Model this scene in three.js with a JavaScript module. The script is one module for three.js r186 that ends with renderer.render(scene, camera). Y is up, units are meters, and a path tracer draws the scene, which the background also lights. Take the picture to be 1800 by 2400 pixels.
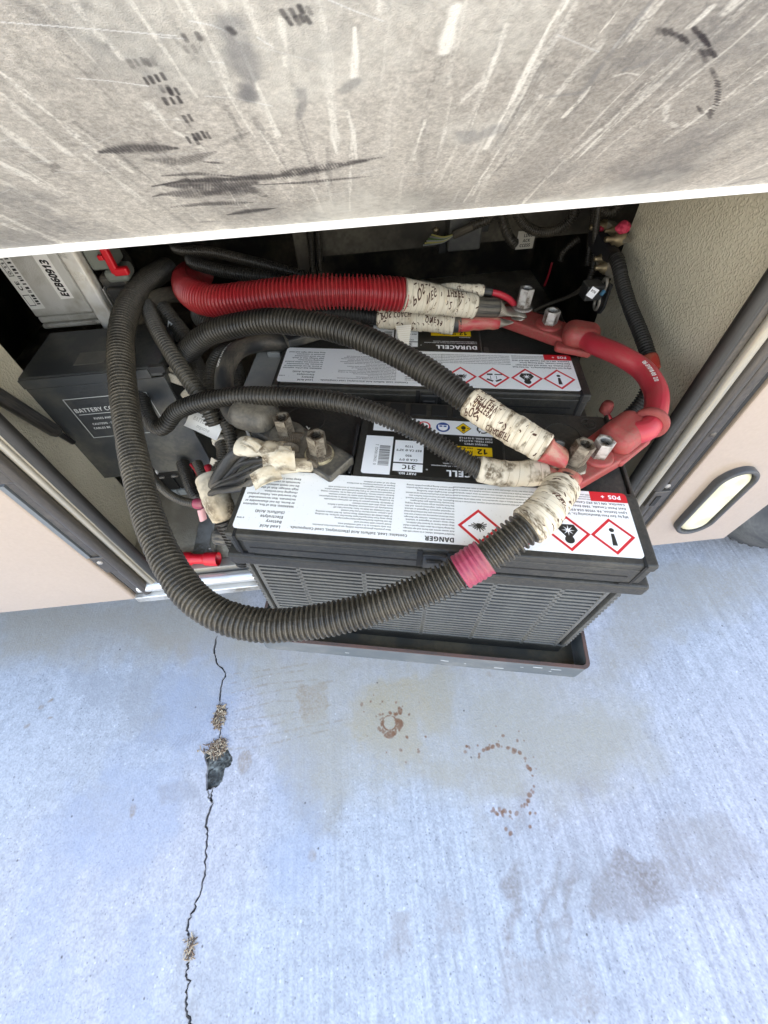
import * as THREE from 'three';
import { RoundedBoxGeometry } from 'three/addons/geometries/RoundedBoxGeometry.js';
import { mergeGeometries, toCreasedNormals } from 'three/addons/utils/BufferGeometryUtils.js';

// ---------------------------------------------------------------- camera, sky, sun, exposure
const scene = new THREE.Scene();
const D2R = Math.PI / 180, FOC = 967.77;                       // focal length in pixels of the 1800 x 2400 photograph
const camera = new THREE.PerspectiveCamera(102.23, 0.75, 0.01, 600);
camera.position.set(0, 0.8, 0.285);
camera.rotation.set(-53.5817 * D2R, -2.0466 * D2R, -4.0966 * D2R, 'YXZ');
camera.updateMatrixWorld(true);
const SUN = new THREE.Vector3(-0.16, 1.0, -0.345).normalize();  // behind the motorhome: its shade covers the near slab
const sunLight = new THREE.DirectionalLight(new THREE.Color(1, 0.92, 0.80), 5);
sunLight.position.copy(SUN).multiplyScalar(30);
sunLight.castShadow = true; sunLight.shadow.radius = 1; sunLight.shadow.mapSize.set(4096, 4096);
Object.assign(sunLight.shadow.camera, { left: -8, right: 8, top: 8, bottom: -8, near: 1, far: 60 });
scene.add(sunLight); scene.add(sunLight.target);
{
  const W = 512, H = 256, d = new Float32Array(W * H * 4), v = new THREE.Vector3();
  const mix = (a, b, t) => a + (b - a) * t, ss = (a, b, x) => { const t = Math.min(1, Math.max(0, (x - a) / (b - a))); return t * t * (3 - 2 * t); };
  for (let j = 0; j < H; j++) for (let i = 0; i < W; i++) {
    const ph = ((i + 0.5) / W - 0.5) * 2 * Math.PI, el = ((j + 0.5) / H - 0.5) * Math.PI;   // row 0 is the bottom
    v.set(Math.cos(el) * Math.cos(ph), Math.sin(el), Math.cos(el) * Math.sin(ph));
    const e = Math.max(0, v.y), t1 = ss(0, 0.45, e), t2 = ss(0.4, 1, e);
    let r = mix(mix(1.16, 0.76, t1), 0.31, t2), g = mix(mix(1.07, 0.89, t1), 0.51, t2), b = mix(mix(0.92, 1.05, t1), 0.94, t2);
    const k = Math.max(0, v.dot(SUN)), gl = 0.9 * Math.pow(k, 24) + 0.35 * Math.pow(k, 5);
    r += gl; g += gl * 0.95; b += gl * 0.85;
    if (v.y < 0) { r = 0.42; g = 0.40; b = 0.37; }
    const o = (j * W + i) * 4; d[o] = r; d[o + 1] = g; d[o + 2] = b; d[o + 3] = 1;
  }
  const sky = new THREE.DataTexture(d, W, H, THREE.RGBAFormat, THREE.FloatType);
  sky.mapping = THREE.EquirectangularReflectionMapping; sky.magFilter = sky.minFilter = THREE.LinearFilter; sky.needsUpdate = true;
  scene.background = sky; scene.environment = sky;
}
const renderer = new THREE.WebGLRenderer({ antialias: true });
renderer.toneMapping = THREE.LinearToneMapping;
renderer.toneMappingExposure = 3.5;
renderer.shadowMap.enabled = true;

// ---------------------------------------------------------------- helpers
const V = (x, y, z) => new THREE.Vector3(x, y, z);
const clamp = (x, a = 0, b = 1) => Math.min(b, Math.max(a, x));
const sstep = (a, b, x) => { const t = clamp((x - a) / (b - a)); return t * t * (3 - 2 * t); };
let seed = 7; const rnd = () => { seed = (seed * 1664525 + 1013904223) >>> 0; return seed / 4294967296; };
const rr = (a, b) => a + (b - a) * rnd();
function hash(x, y, s) { let h = (x * 374761393 + y * 668265263 + s * 982451653) | 0; h = Math.imul(h ^ (h >>> 13), 1274126177); h ^= h >>> 16; return (h >>> 0) / 4294967296; }
function vn(x, y, s = 0, px = 0, py = 0) {                      // value noise, periodic when px, py are given
  let xi = Math.floor(x), yi = Math.floor(y); const fx = x - xi, fy = y - yi, u = fx * fx * (3 - 2 * fx), w = fy * fy * (3 - 2 * fy);
  let x1 = xi + 1, y1 = yi + 1;
  if (px) { xi = ((xi % px) + px) % px; x1 = ((x1 % px) + px) % px; } if (py) { yi = ((yi % py) + py) % py; y1 = ((y1 % py) + py) % py; }
  const a = hash(xi, yi, s), b = hash(x1, yi, s), c = hash(xi, y1, s), d = hash(x1, y1, s);
  return a + (b - a) * u + (c - a) * w + (a - b - c + d) * u * w;
}
function fbm(x, y, o = 4, s = 0, px = 0, py = 0) { let a = 0.5, t = 0, n = 0; for (let i = 0; i < o; i++) { t += a * vn(x, y, s + i * 17, px, py); n += a; a *= 0.5; x *= 2; y *= 2; px *= 2; py *= 2; } return t / n; }
const toS = (c) => { c = clamp(c); return 255 * (c <= 0.0031308 ? 12.92 * c : 1.055 * Math.pow(c, 1 / 2.4) - 0.055); };
function colTex(w, h, fn, rx = 1, ry = 1) {                     // fn(u, v) -> linear rgb
  const d = new Uint8Array(w * h * 4);
  for (let j = 0; j < h; j++) for (let i = 0; i < w; i++) { const c = fn((i + 0.5) / w, (j + 0.5) / h), o = (j * w + i) * 4; d[o] = toS(c[0]); d[o + 1] = toS(c[1]); d[o + 2] = toS(c[2]); d[o + 3] = 255; }
  return fin(new THREE.DataTexture(d, w, h), rx, ry, true);
}
function valTex(w, h, fn, rx = 1, ry = 1) {
  const d = new Uint8Array(w * h * 4);
  for (let j = 0; j < h; j++) for (let i = 0; i < w; i++) { const c = 255 * clamp(fn((i + 0.5) / w, (j + 0.5) / h)), o = (j * w + i) * 4; d[o] = d[o + 1] = d[o + 2] = c; d[o + 3] = 255; }
  return fin(new THREE.DataTexture(d, w, h), rx, ry, false);
}
function fin(t, rx, ry, srgb) { t.wrapS = t.wrapT = THREE.RepeatWrapping; t.repeat.set(rx, ry); t.magFilter = THREE.LinearFilter; t.minFilter = THREE.LinearMipmapLinearFilter; t.generateMipmaps = true; if (srgb) t.colorSpace = THREE.SRGBColorSpace; t.needsUpdate = true; return t; }
function canvasTex(w, h, draw) { const c = document.createElement('canvas'); c.width = w; c.height = h; const g = c.getContext('2d'); draw(g, w, h); const t = new THREE.CanvasTexture(c); t.colorSpace = THREE.SRGBColorSpace; t.anisotropy = 8; return t; }
const mixc = (a, b, t) => [a[0] + (b[0] - a[0]) * t, a[1] + (b[1] - a[1]) * t, a[2] + (b[2] - a[2]) * t];

// a pixel of the photograph -> the point where its line of sight meets a measured plane or depth (used as a tape measure)
const C0 = camera.position.clone(), Q0 = camera.quaternion.clone();
const ray = (px, py) => V((px - 900) / FOC, -(py - 1200) / FOC, -1).applyQuaternion(Q0);
const at = (px, py, d) => C0.clone().addScaledVector(ray(px, py), d);
const on = (px, py, ax, val) => { const r = ray(px, py); return C0.clone().addScaledVector(r, (val - C0[ax]) / r[ax]); };

// objects
const names = {};
const numbered = (n) => { const k = names[n] = (names[n] ?? -1) + 1; return k ? `${n}_${String(k).padStart(3, '0')}` : n; };
const sh = (o) => { o.castShadow = o.receiveShadow = true; return o; };
function thing(name, label, category, group) { const g = new THREE.Group(); g.name = numbered(name); g.userData = { label, category }; if (group) g.userData.group = group; scene.add(g); return g; }
function part(name, geo, mat, parent) { const m = sh(new THREE.Mesh(Array.isArray(geo) ? merge(geo) : geo, mat)); m.name = name; if (parent) parent.add(m); return m; }
function structure(name, geo, mat) { const m = part(name, geo, mat, scene); m.userData.kind = 'structure'; return m; }
function strip(g) { const r = g.index ? g.toNonIndexed() : g; for (const k of Object.keys(r.attributes)) if (!['position', 'normal', 'uv'].includes(k)) r.deleteAttribute(k); return r; }
const merge = (gs) => gs.length === 1 ? gs[0] : mergeGeometries(gs.map(strip));
function settle(g) {                                            // moves a thing's origin to its base, children keep their place
  g.updateMatrixWorld(true); const b = new THREE.Box3().setFromObject(g); if (b.isEmpty()) return g;
  const p = V((b.min.x + b.max.x) / 2, b.min.y, (b.min.z + b.max.z) / 2); g.position.copy(p); for (const c of g.children) c.position.sub(p); return g;
}
const std = (o) => new THREE.MeshStandardMaterial(o);
function box(x0, x1, y0, y1, z0, z1, r = 0, seg = 2) {
  const w = x1 - x0, h = y1 - y0, d = z1 - z0, g = r > 0 ? new RoundedBoxGeometry(w, h, d, seg, Math.min(r, w / 2.01, h / 2.01, d / 2.01)) : new THREE.BoxGeometry(w, h, d);
  g.translate((x0 + x1) / 2, (y0 + y1) / 2, (z0 + z1) / 2); return boxUV(g);
}
function boxUV(g) {                                             // uv in metres from the dominant axis of each face
  const p = g.attributes.position, n = g.attributes.normal, uv = new Float32Array(p.count * 2);
  for (let i = 0; i < p.count; i++) {
    const ax = Math.abs(n.getX(i)), ay = Math.abs(n.getY(i)), az = Math.abs(n.getZ(i));
    if (ay >= ax && ay >= az) { uv[2 * i] = p.getX(i); uv[2 * i + 1] = -p.getZ(i); } else if (ax >= az) { uv[2 * i] = p.getZ(i); uv[2 * i + 1] = p.getY(i); } else { uv[2 * i] = p.getX(i); uv[2 * i + 1] = p.getY(i); }
  }
  g.setAttribute('uv', new THREE.BufferAttribute(uv, 2)); return g;
}
const xf = (g, m) => { g.applyMatrix4(m); return g; };
function rod(a, b, r, seg = 14, r2 = r) {                       // closed rod between two points
  const d = b.clone().sub(a), g = new THREE.CylinderGeometry(r2, r, d.length(), seg);
  g.translate(0, d.length() / 2, 0); g.applyQuaternion(new THREE.Quaternion().setFromUnitVectors(V(0, 1, 0), d.normalize())); g.translate(a.x, a.y, a.z); return g;
}
function lathe(pts, a, dir, seg = 24) {
  const g = new THREE.LatheGeometry(pts.map(([r, y]) => new THREE.Vector2(Math.max(r, 1e-5), y)), seg);
  g.applyQuaternion(new THREE.Quaternion().setFromUnitVectors(V(0, 1, 0), dir.clone().normalize())); g.translate(a.x, a.y, a.z); return g;
}
function slab(shape, h, bevel = 0, seg = 2) {                   // shape in x,z; extruded up from 0 to h
  const g = new THREE.ExtrudeGeometry(shape, { depth: h - 2 * bevel, bevelEnabled: bevel > 0, bevelThickness: bevel, bevelSize: bevel, bevelOffset: -bevel, bevelSegments: seg, curveSegments: 20 });
  g.translate(0, 0, bevel); g.rotateX(-Math.PI / 2); return boxUV(g);        // shape y -> -z
}
function rrShape(x0, x1, y0, y1, r) {
  const s = new THREE.Shape(); s.moveTo(x0 + r, y0); s.lineTo(x1 - r, y0); s.absarc(x1 - r, y0 + r, r, -Math.PI / 2, 0); s.lineTo(x1, y1 - r); s.absarc(x1 - r, y1 - r, r, 0, Math.PI / 2); s.lineTo(x0 + r, y1); s.absarc(x0 + r, y1 - r, r, Math.PI / 2, Math.PI); s.lineTo(x0, y0 + r); s.absarc(x0 + r, y0 + r, r, Math.PI, 1.5 * Math.PI); return s;
}

// a hose along a curve. ringsAt(length) -> list of [s, radius]; optional slit, flattening and wobble
const curve = (pts) => new THREE.CatmullRomCurve3(pts, false, 'centripetal');
function sweep(c, rings, { seg = 22, slit = null, slitDepth = 0.0018, caps = true, flat = null, uvLen = 1 } = {}) {
  const L = c.getLength(); c.arcLengthDivisions = 600; c.updateArcLengths();
  const ang = []; for (let i = 0; i < seg; i++) ang.push([i / seg * 2 * Math.PI, 0]);
  if (slit !== null) { for (const [o, k] of [[-0.05, 0], [-0.02, 1], [0.02, 1], [0.05, 0]]) ang.push([((slit + o) % (2 * Math.PI) + 2 * Math.PI) % (2 * Math.PI), k]); ang.sort((a, b) => a[0] - b[0]); }
  ang.push([ang[0][0] + 2 * Math.PI, ang[0][1]]);
  const n = ang.length, P = [], U = [], I = []; let T0 = null, N = null;
  for (const [s, R] of rings) {
    const t = clamp(s / L), p = c.getPointAt(t), T = c.getTangentAt(t);
    if (!N) { N = V(0, 1, 0); N.addScaledVector(T, -N.dot(T)); if (N.length() < 0.2) N.set(0, 0, 1).addScaledVector(T, -T.z); N.normalize(); }
    else { N.applyQuaternion(new THREE.Quaternion().setFromUnitVectors(T0, T)); N.addScaledVector(T, -N.dot(T)).normalize(); }
    T0 = T.clone(); const B = T.clone().cross(N);
    for (const [a, k] of ang) {
      let r = R * (1 + 0.012 * Math.sin(a * 2 + s * 90)); if (k) r -= slitDepth;
      let cx = Math.cos(a) * r, cy = Math.sin(a) * r; if (flat) { const f = flat(s / L); cx *= f[0]; cy *= f[1]; }
      P.push(p.x + N.x * cx + B.x * cy, p.y + N.y * cx + B.y * cy, p.z + N.z * cx + B.z * cy); U.push(s / uvLen, a / (2 * Math.PI));
    }
  }
  const m = rings.length;
  for (let j = 0; j < m - 1; j++) for (let i = 0; i < n - 1; i++) { const a = j * n + i, b = a + n; I.push(a, a + 1, b, b, a + 1, b + 1); }
  if (caps) for (const [j, f] of [[0, 1], [m - 1, 0]]) { const p = c.getPointAt(clamp(rings[j][0] / L)); const o = P.length / 3; P.push(p.x, p.y, p.z); U.push(0, 0); for (let i = 0; i < n - 1; i++) f ? I.push(o, j * n + i + 1, j * n + i) : I.push(o, j * n + i, j * n + i + 1); }
  const g = new THREE.BufferGeometry(); g.setAttribute('position', new THREE.Float32BufferAttribute(P, 3)); g.setAttribute('uv', new THREE.Float32BufferAttribute(U, 2)); g.setIndex(I); g.computeVertexNormals();
  return g;
}
// split corrugated loom: real ribs
function loom(pts, R, pitch = 0.0042, o = {}) {
  const c = pts.getPointAt ? pts : curve(pts), L = c.getLength(), d = o.depth ?? Math.min(0.0030, R * 0.21), rings = [];
  const n = Math.floor(L / pitch);
  for (let k = 0; k < n; k++) {
    const s = k * pitch, j = 1 + (hash(k, 3, 5) - 0.5) * 0.03, q = (o.taper ? o.taper(s / L) : 1) * R * j;
    rings.push([s + 0.02 * pitch, q - 0.55 * d], [s + 0.08 * pitch, q - 0.1 * d], [s + 0.24 * pitch, q], [s + 0.40 * pitch, q - 0.1 * d], [s + 0.46 * pitch, q - 0.55 * d], [s + 0.52 * pitch, q - d], [s + 0.93 * pitch, q - d]);
  }
  return sweep(c, rings, { seg: o.seg ?? 22, slit: o.slit ?? null, slitDepth: 0.0026, uvLen: 1 });
}
function hose(pts, R, o = {}) {
  const c = pts.getPointAt ? pts : curve(pts), L = c.getLength(), n = o.n ?? Math.max(8, Math.ceil(L / 0.006)), rings = [];
  for (let k = 0; k <= n; k++) { const t = k / n; rings.push([t * L, typeof R === 'function' ? R(t, t * L) : R]); }
  return sweep(c, rings, { seg: o.seg ?? 18, flat: o.flat, uvLen: 1 });
}
// wound cloth tape: each turn a little proud of the one before
function tapeWrap(pts, R0, R1, turn = 0.011, o = {}) {
  const c = pts.getPointAt ? pts : curve(pts), L = c.getLength(), rings = [], n = Math.ceil(L / 0.0011);
  for (let k = 0; k <= n; k++) { const s = k / n * L, f = (s / turn) % 1; const e = k === 0 || k === n ? -0.0009 : 0; rings.push([s, R0 + (R1 - R0) * s / L + (f < 0.1 ? f * 0.006 : 0.0006 * (1 - f)) + e + 0.0011 * (vn(s * 160, 3.3, 9) - 0.5)]); }
  return sweep(c, rings, { seg: 24, flat: o.flat });
}
const nearT = (c, p) => { let b = 0, d = 9; for (let i = 0; i <= 400; i++) { const q = c.getPointAt(i / 400).distanceTo(p); if (q < d) { d = q; b = i / 400; } } return b; };
const cut = (c, a, b, n = 12) => curve(Array.from({ length: n + 1 }, (_, i) => c.getPointAt(clamp(a + (b - a) * i / n))));
// ---------------------------------------------------------------- paint on metric sheets (stains, scuffs, scratches)
class Sheet {
  constructor(x0, x1, y0, y1, W, H, base) {
    Object.assign(this, { x0, x1, y0, y1, W, H }); this.d = new Float32Array(W * H * 3);
    for (let j = 0; j < H; j++) for (let i = 0; i < W; i++) { const c = base(x0 + (i + 0.5) / W * (x1 - x0), y0 + (j + 0.5) / H * (y1 - y0)), o = (j * W + i) * 3; this.d[o] = c[0]; this.d[o + 1] = c[1]; this.d[o + 2] = c[2]; }
  }
  each(ax, bx, ay, by, f) {
    const sx = this.W / (this.x1 - this.x0), sy = this.H / (this.y1 - this.y0);
    const i0 = Math.max(0, Math.floor((ax - this.x0) * sx)), i1 = Math.min(this.W - 1, Math.ceil((bx - this.x0) * sx)), j0 = Math.max(0, Math.floor((ay - this.y0) * sy)), j1 = Math.min(this.H - 1, Math.ceil((by - this.y0) * sy));
    for (let j = j0; j <= j1; j++) for (let i = i0; i <= i1; i++) { const x = this.x0 + (i + 0.5) / sx, y = this.y0 + (j + 0.5) / sy, r = f(x, y); if (r) { const a = clamp(r[3]), o = (j * this.W + i) * 3; for (let k = 0; k < 3; k++) this.d[o + k] += (r[k] - this.d[o + k]) * a; } }
  }
  // blot with a ragged outline; pts is a closed outline in sheet metres
  blot(pts, col, alpha, rag = 0.012, edge = 0.004, grain = 0.5, s = 1) {
    let ax = 1e9, bx = -1e9, ay = 1e9, by = -1e9; for (const [x, y] of pts) { ax = Math.min(ax, x); bx = Math.max(bx, x); ay = Math.min(ay, y); by = Math.max(by, y); }
    const m = rag + edge, n = pts.length;
    this.each(ax - m, bx + m, ay - m, by + m, (x, y) => {
      const qx = x + rag * 2 * (fbm(x * 45 + s * 9, y * 45, 4, s) - 0.5), qy = y + rag * 2 * (fbm(x * 45, y * 45 + s * 7, 4, s + 40) - 0.5);
      let inside = false, dm = 1e9;
      for (let i = 0, j = n - 1; i < n; j = i++) { const [xi, yi] = pts[i], [xj, yj] = pts[j]; if ((yi > qy) !== (yj > qy) && qx < (xj - xi) * (qy - yi) / (yj - yi) + xi) inside = !inside; dm = Math.min(dm, segd(qx, qy, xi, yi, xj, yj)[0]); }
      const a = inside ? sstep(-edge, edge, dm) : sstep(-edge, edge, -dm); if (a <= 0.001) return null;
      return [...col, a * alpha * (1 - grain + grain * 2 * vn(x * 420, y * 420, s + 3) * fbm(x * 30, y * 30, 3, s + 8) * 1.6)];
    });
  }
  ell(cx, cy, rx, ry, col, alpha, rag, edge, grain, s, rot = 0) { const p = []; for (let i = 0; i < 18; i++) { const a = i / 18 * 6.2832, X = Math.cos(a) * rx, Y = Math.sin(a) * ry; p.push([cx + X * Math.cos(rot) - Y * Math.sin(rot), cy + X * Math.sin(rot) + Y * Math.cos(rot)]); } this.blot(p, col, alpha, rag, edge, grain, s); }
  stroke(pts, w, col, alpha, { rag = 0.3, broken = 0, fib = 0, soft = 0.35, s = 1, dash = 0, taper = false } = {}) {
    let L = 0; const cum = [0]; for (let i = 1; i < pts.length; i++) cum.push(L += Math.hypot(pts[i][0] - pts[i - 1][0], pts[i][1] - pts[i - 1][1]));
    let ax = 1e9, bx = -1e9, ay = 1e9, by = -1e9; for (const [x, y] of pts) { ax = Math.min(ax, x); bx = Math.max(bx, x); ay = Math.min(ay, y); by = Math.max(by, y); }
    const m = w * 1.6;
    this.each(ax - m, bx + m, ay - m, by + m, (x, y) => {
      let dm = 1e9, al = 0; for (let i = 1; i < pts.length; i++) { const [d, t] = segd(x, y, pts[i - 1][0], pts[i - 1][1], pts[i][0], pts[i][1]); if (d < dm) { dm = d; al = cum[i - 1] + t * (cum[i] - cum[i - 1]); } }
      let hw = w / 2 * (1 + rag * 2 * (fbm(al * 90 + s * 13, s * 3.1, 3, s) - 0.5)); if (taper) hw *= Math.sin(Math.PI * clamp(al / L, 0.04, 0.96)) ** 0.6;
      let a = 1 - sstep(hw * (1 - soft), hw * (1 + soft * 0.5), dm); if (a <= 0.002) return null;
      if (broken) a *= sstep(broken - 0.18, broken + 0.18, fbm(x * 150, y * 150, 3, s + 5));
      if (fib) a *= sstep(fib - 0.2, fib + 0.2, 0.6 * fbm(x * 900 + y * 60, y * 45, 3, s + 11) + 0.4 * vn(x * 1500, y * 1500, s + 2));
      if (dash) a *= sstep(0.35, 0.65, 0.5 + 0.5 * Math.sin(al / dash * 6.2832));
      return [...col, a * alpha];
    });
  }
  tex() { const W = this.W, d = this.d, b = new Uint8Array(W * this.H * 4); for (let i = 0, n = W * this.H; i < n; i++) { b[i * 4] = toS(d[i * 3]); b[i * 4 + 1] = toS(d[i * 3 + 1]); b[i * 4 + 2] = toS(d[i * 3 + 2]); b[i * 4 + 3] = 255; } return fin(new THREE.DataTexture(b, W, this.H), 1, 1, true); }
}
function segd(x, y, x0, y0, x1, y1) { const dx = x1 - x0, dy = y1 - y0, l = dx * dx + dy * dy || 1e-12, t = clamp(((x - x0) * dx + (y - y0) * dy) / l); return [Math.hypot(x - x0 - t * dx, y - y0 - t * dy), t]; }

// ---------------------------------------------------------------- materials
const grainBump = valTex(256, 256, (u, v) => fbm(u * 64, v * 64, 3, 5, 64, 64), 1, 1);
const bumpRep = (t, r, q = r) => { const c = t.clone(); c.repeat.set(r, q); c.needsUpdate = true; return c; };
const dusty = (base, dust, amt, s, scale = 5, fine = 60, w = 256) => colTex(w, w, (u, v) => {
  const m = clamp((fbm(u * scale, v * scale, 5, s, scale, scale) - 0.5) * 2.6 + amt), f = fbm(u * fine, v * fine, 2, s + 9, fine, fine);
  return mixc(base, dust, clamp(m * (0.45 + 1.1 * f)));
});
const rep = (t, a, b = a) => { t.repeat.set(a, b); return t; };
const even = (base, dust, amt, s) => colTex(256, 256, (u, v) => { const m = amt + 0.5 * (fbm(u * 6, v * 6, 4, s, 6, 6) - 0.5), f = fbm(u * 70, v * 70, 2, s + 9, 70, 70); return mixc(base, dust, clamp(m * (0.35 + 1.3 * f))); });
const loomMat = std({ map: rep(even([0.009, 0.009, 0.009], [0.09, 0.077, 0.055], 0.26, 21), 9, 2), roughness: 0.38 });
const loomDustMat = std({ map: rep(even([0.010, 0.010, 0.0095], [0.165, 0.14, 0.098], 0.34, 31), 7, 2), roughness: 0.4 });
const loomDarkMat = std({ map: rep(even([0.010, 0.010, 0.010], [0.06, 0.053, 0.04], 0.22, 41), 9, 2), roughness: 0.5 });
const redLoomMat = std({ map: rep(even([0.36, 0.010, 0.018], [0.32, 0.075, 0.06], 0.26, 51), 8, 2), roughness: 0.33 });
const redRubMat = std({ map: rep(even([0.34, 0.018, 0.026], [0.23, 0.105, 0.07], 0.42, 61), 9, 9), roughness: 0.55, bumpMap: bumpRep(grainBump, 30), bumpScale: 0.0002 });
const redCableMat = std({ map: rep(even([0.43, 0.014, 0.036], [0.34, 0.11, 0.08], 0.24, 71), 6, 1), roughness: 0.42 });
const redWireMat = std({ color: new THREE.Color(0.42, 0.02, 0.035), roughness: 0.45 });
const redPlastMat = std({ color: new THREE.Color(0.56, 0.01, 0.02), roughness: 0.35 });
const shrinkRedMat = std({ map: rep(dusty([0.46, 0.05, 0.055], [0.42, 0.22, 0.15], 0.4, 77, 4), 14, 2), roughness: 0.5 });
const pinkTapeMat = std({ map: rep(dusty([0.30, 0.035, 0.075], [0.27, 0.085, 0.095], 0.4, 81, 4), 14, 2), roughness: 0.5 });
const blkRubMat = std({ map: rep(dusty([0.028, 0.028, 0.027], [0.16, 0.14, 0.105], 0.45, 91, 4), 9, 9), roughness: 0.55, bumpMap: bumpRep(grainBump, 30), bumpScale: 0.0002 });
const blkCableMat = std({ map: rep(dusty([0.026, 0.026, 0.026], [0.14, 0.12, 0.09], 0.45, 95, 4), 7, 1), roughness: 0.5 });
const blkMat = std({ map: rep(dusty([0.02, 0.02, 0.02], [0.085, 0.08, 0.065], 0.35, 99, 4), 6, 6), roughness: 0.5 });
const caseMat = std({ map: rep(even([0.014, 0.014, 0.0135], [0.075, 0.068, 0.051], 0.34, 101), 7, 7), roughness: 0.5, bumpMap: bumpRep(grainBump, 22), bumpScale: 0.00025 });
const ribMat = std({ map: rep(even([0.06, 0.061, 0.06], [0.15, 0.147, 0.13], 0.42, 103), 9, 9), roughness: 0.45, bumpMap: bumpRep(grainBump, 22), bumpScale: 0.0002 });
const tapeCols = (dirt, s) => (u, v) => {
  let c = [0.63, 0.56, 0.43]; const st = fbm(u * 24, v * 6, 4, s, 24, 6); c = mixc(c, [0.46, 0.37, 0.24], clamp((st - 0.45) * 1.6));
  const turn = (u * 14 + v) % 1; if (turn < 0.05) c = mixc(c, [0.20, 0.14, 0.085], 0.65);
  const d = fbm(u * 14, v * 7, 5, s + 4, 14, 7), e = fbm(u * 90, v * 40, 2, s + 5, 90, 40);
  return mixc(c, [0.13, 0.098, 0.058], clamp((d - dirt) * 5) * clamp(e * 1.7));
};
const tapeMat = std({ map: rep(colTex(512, 256, tapeCols(0.56, 111)), 7, 1), roughness: 0.8 });
const dirtyTapeMat = std({ map: rep(colTex(512, 256, tapeCols(0.46, 115)), 9, 1), roughness: 0.75 });
const oldTapeMat = std({ map: rep(colTex(256, 256, (u, v) => { const a = fbm(u * 5, v * 5, 5, 711, 5, 5), e = fbm(u * 60, v * 60, 2, 712, 60, 60); let c = mixc([0.68, 0.61, 0.47], [0.52, 0.42, 0.27], clamp((a - 0.4) * 2)); return mixc(c, [0.12, 0.085, 0.05], clamp((fbm(u * 4 + 7, v * 4, 5, 713, 4, 4) - 0.43) * 4.2) * clamp(e * 1.7)); }), 14, 1), roughness: 0.8, side: THREE.DoubleSide });
const oldTagMat = oldTapeMat.clone(); oldTagMat.map = oldTapeMat.map.clone(); oldTagMat.map.repeat.set(0.7, 0.7); oldTagMat.map.needsUpdate = true;
const paperMat = std({ map: rep(dusty([0.68, 0.65, 0.57], [0.5, 0.42, 0.29], 0.25, 118, 4), 12, 12), roughness: 0.85, side: THREE.DoubleSide });
const metalTex = (a, b, amt, s) => rep(dusty(a, b, amt, s, 5, 40), 35, 35);
const nutMat = std({ map: metalTex([0.62, 0.60, 0.56], [0.16, 0.12, 0.085], 0.34, 121), metalness: 0.75, roughness: 0.42, bumpMap: bumpRep(grainBump, 90), bumpScale: 0.0003 });
const grimeNutMat = std({ map: metalTex([0.36, 0.32, 0.25], [0.07, 0.048, 0.03], 0.62, 125), metalness: 0.65, roughness: 0.45, bumpMap: bumpRep(grainBump, 90), bumpScale: 0.0003 });
const lugMat = std({ map: metalTex([0.44, 0.41, 0.35], [0.20, 0.15, 0.10], 0.45, 127), metalness: 0.6, roughness: 0.5 });
const threadMat = std({ color: new THREE.Color(0.06, 0.05, 0.04), metalness: 0.3, roughness: 0.6 });
const alu = (s, amt = 0.35) => std({ map: rep(dusty([0.62, 0.62, 0.60], [0.24, 0.22, 0.18], amt, s, 5, 60), 5, 5), metalness: 0.55, roughness: 0.38 });
const brassMat = std({ color: new THREE.Color(0.35, 0.28, 0.17), metalness: 0.7, roughness: 0.4 });
const whiteTrimMat = std({ color: new THREE.Color(0.76, 0.76, 0.74), roughness: 0.45 });

// ---------------------------------------------------------------- ground: one concrete sheet, a finely drawn slab let into it
const P3 = (px, py) => { const p = on(px, py, 'y', 0); return [p.x, p.z]; };
const PL = (list) => list.map(([a, b]) => P3(a, b));
const GX0 = -1.0, GX1 = 1.2, GZ0 = -0.7, GZ1 = 0.9;
const conc = (x, z) => {
  const a = fbm(x * 3 + 5, z * 3, 5, 201), f = vn(x * 520, z * 520, 202), g = fbm(x * 90, z * 90, 3, 203), st = vn(x * 260, z * 9, 204), st2 = vn(x * 110 + 3, z * 4, 205);
  const sm = clamp(0.25 + (fbm(x * 1.3 + 3, z * 1.3, 2, 207) - 0.4) * 2 + x * 0.8); let k = 0.43 * (0.90 + 0.20 * a) * (0.82 + 0.36 * f) * (0.88 + 0.24 * g) * (1 - 0.16 * sm + 0.32 * sm * st) * (0.97 + 0.06 * st2);
  if (hash(Math.floor(x * 700), Math.floor(z * 700), 9) > 0.988) k *= 0.62; else if (hash(Math.floor(x * 420) + 9, Math.floor(z * 420), 19) > 0.994) k *= 1.3;
  const w = clamp((fbm(x * 1.7 + 9, z * 1.7, 3, 206) - 0.42) * 2.4 + x * 0.5); return [k * (0.955 + 0.10 * w), k * (0.99 - 0.005 * w), k * (1.055 - 0.02 * w)];
};
const cracks = [], spall = []; const gs = new Sheet(GX0, GX1, GZ0, GZ1, 2048, 1490, conc);
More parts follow.
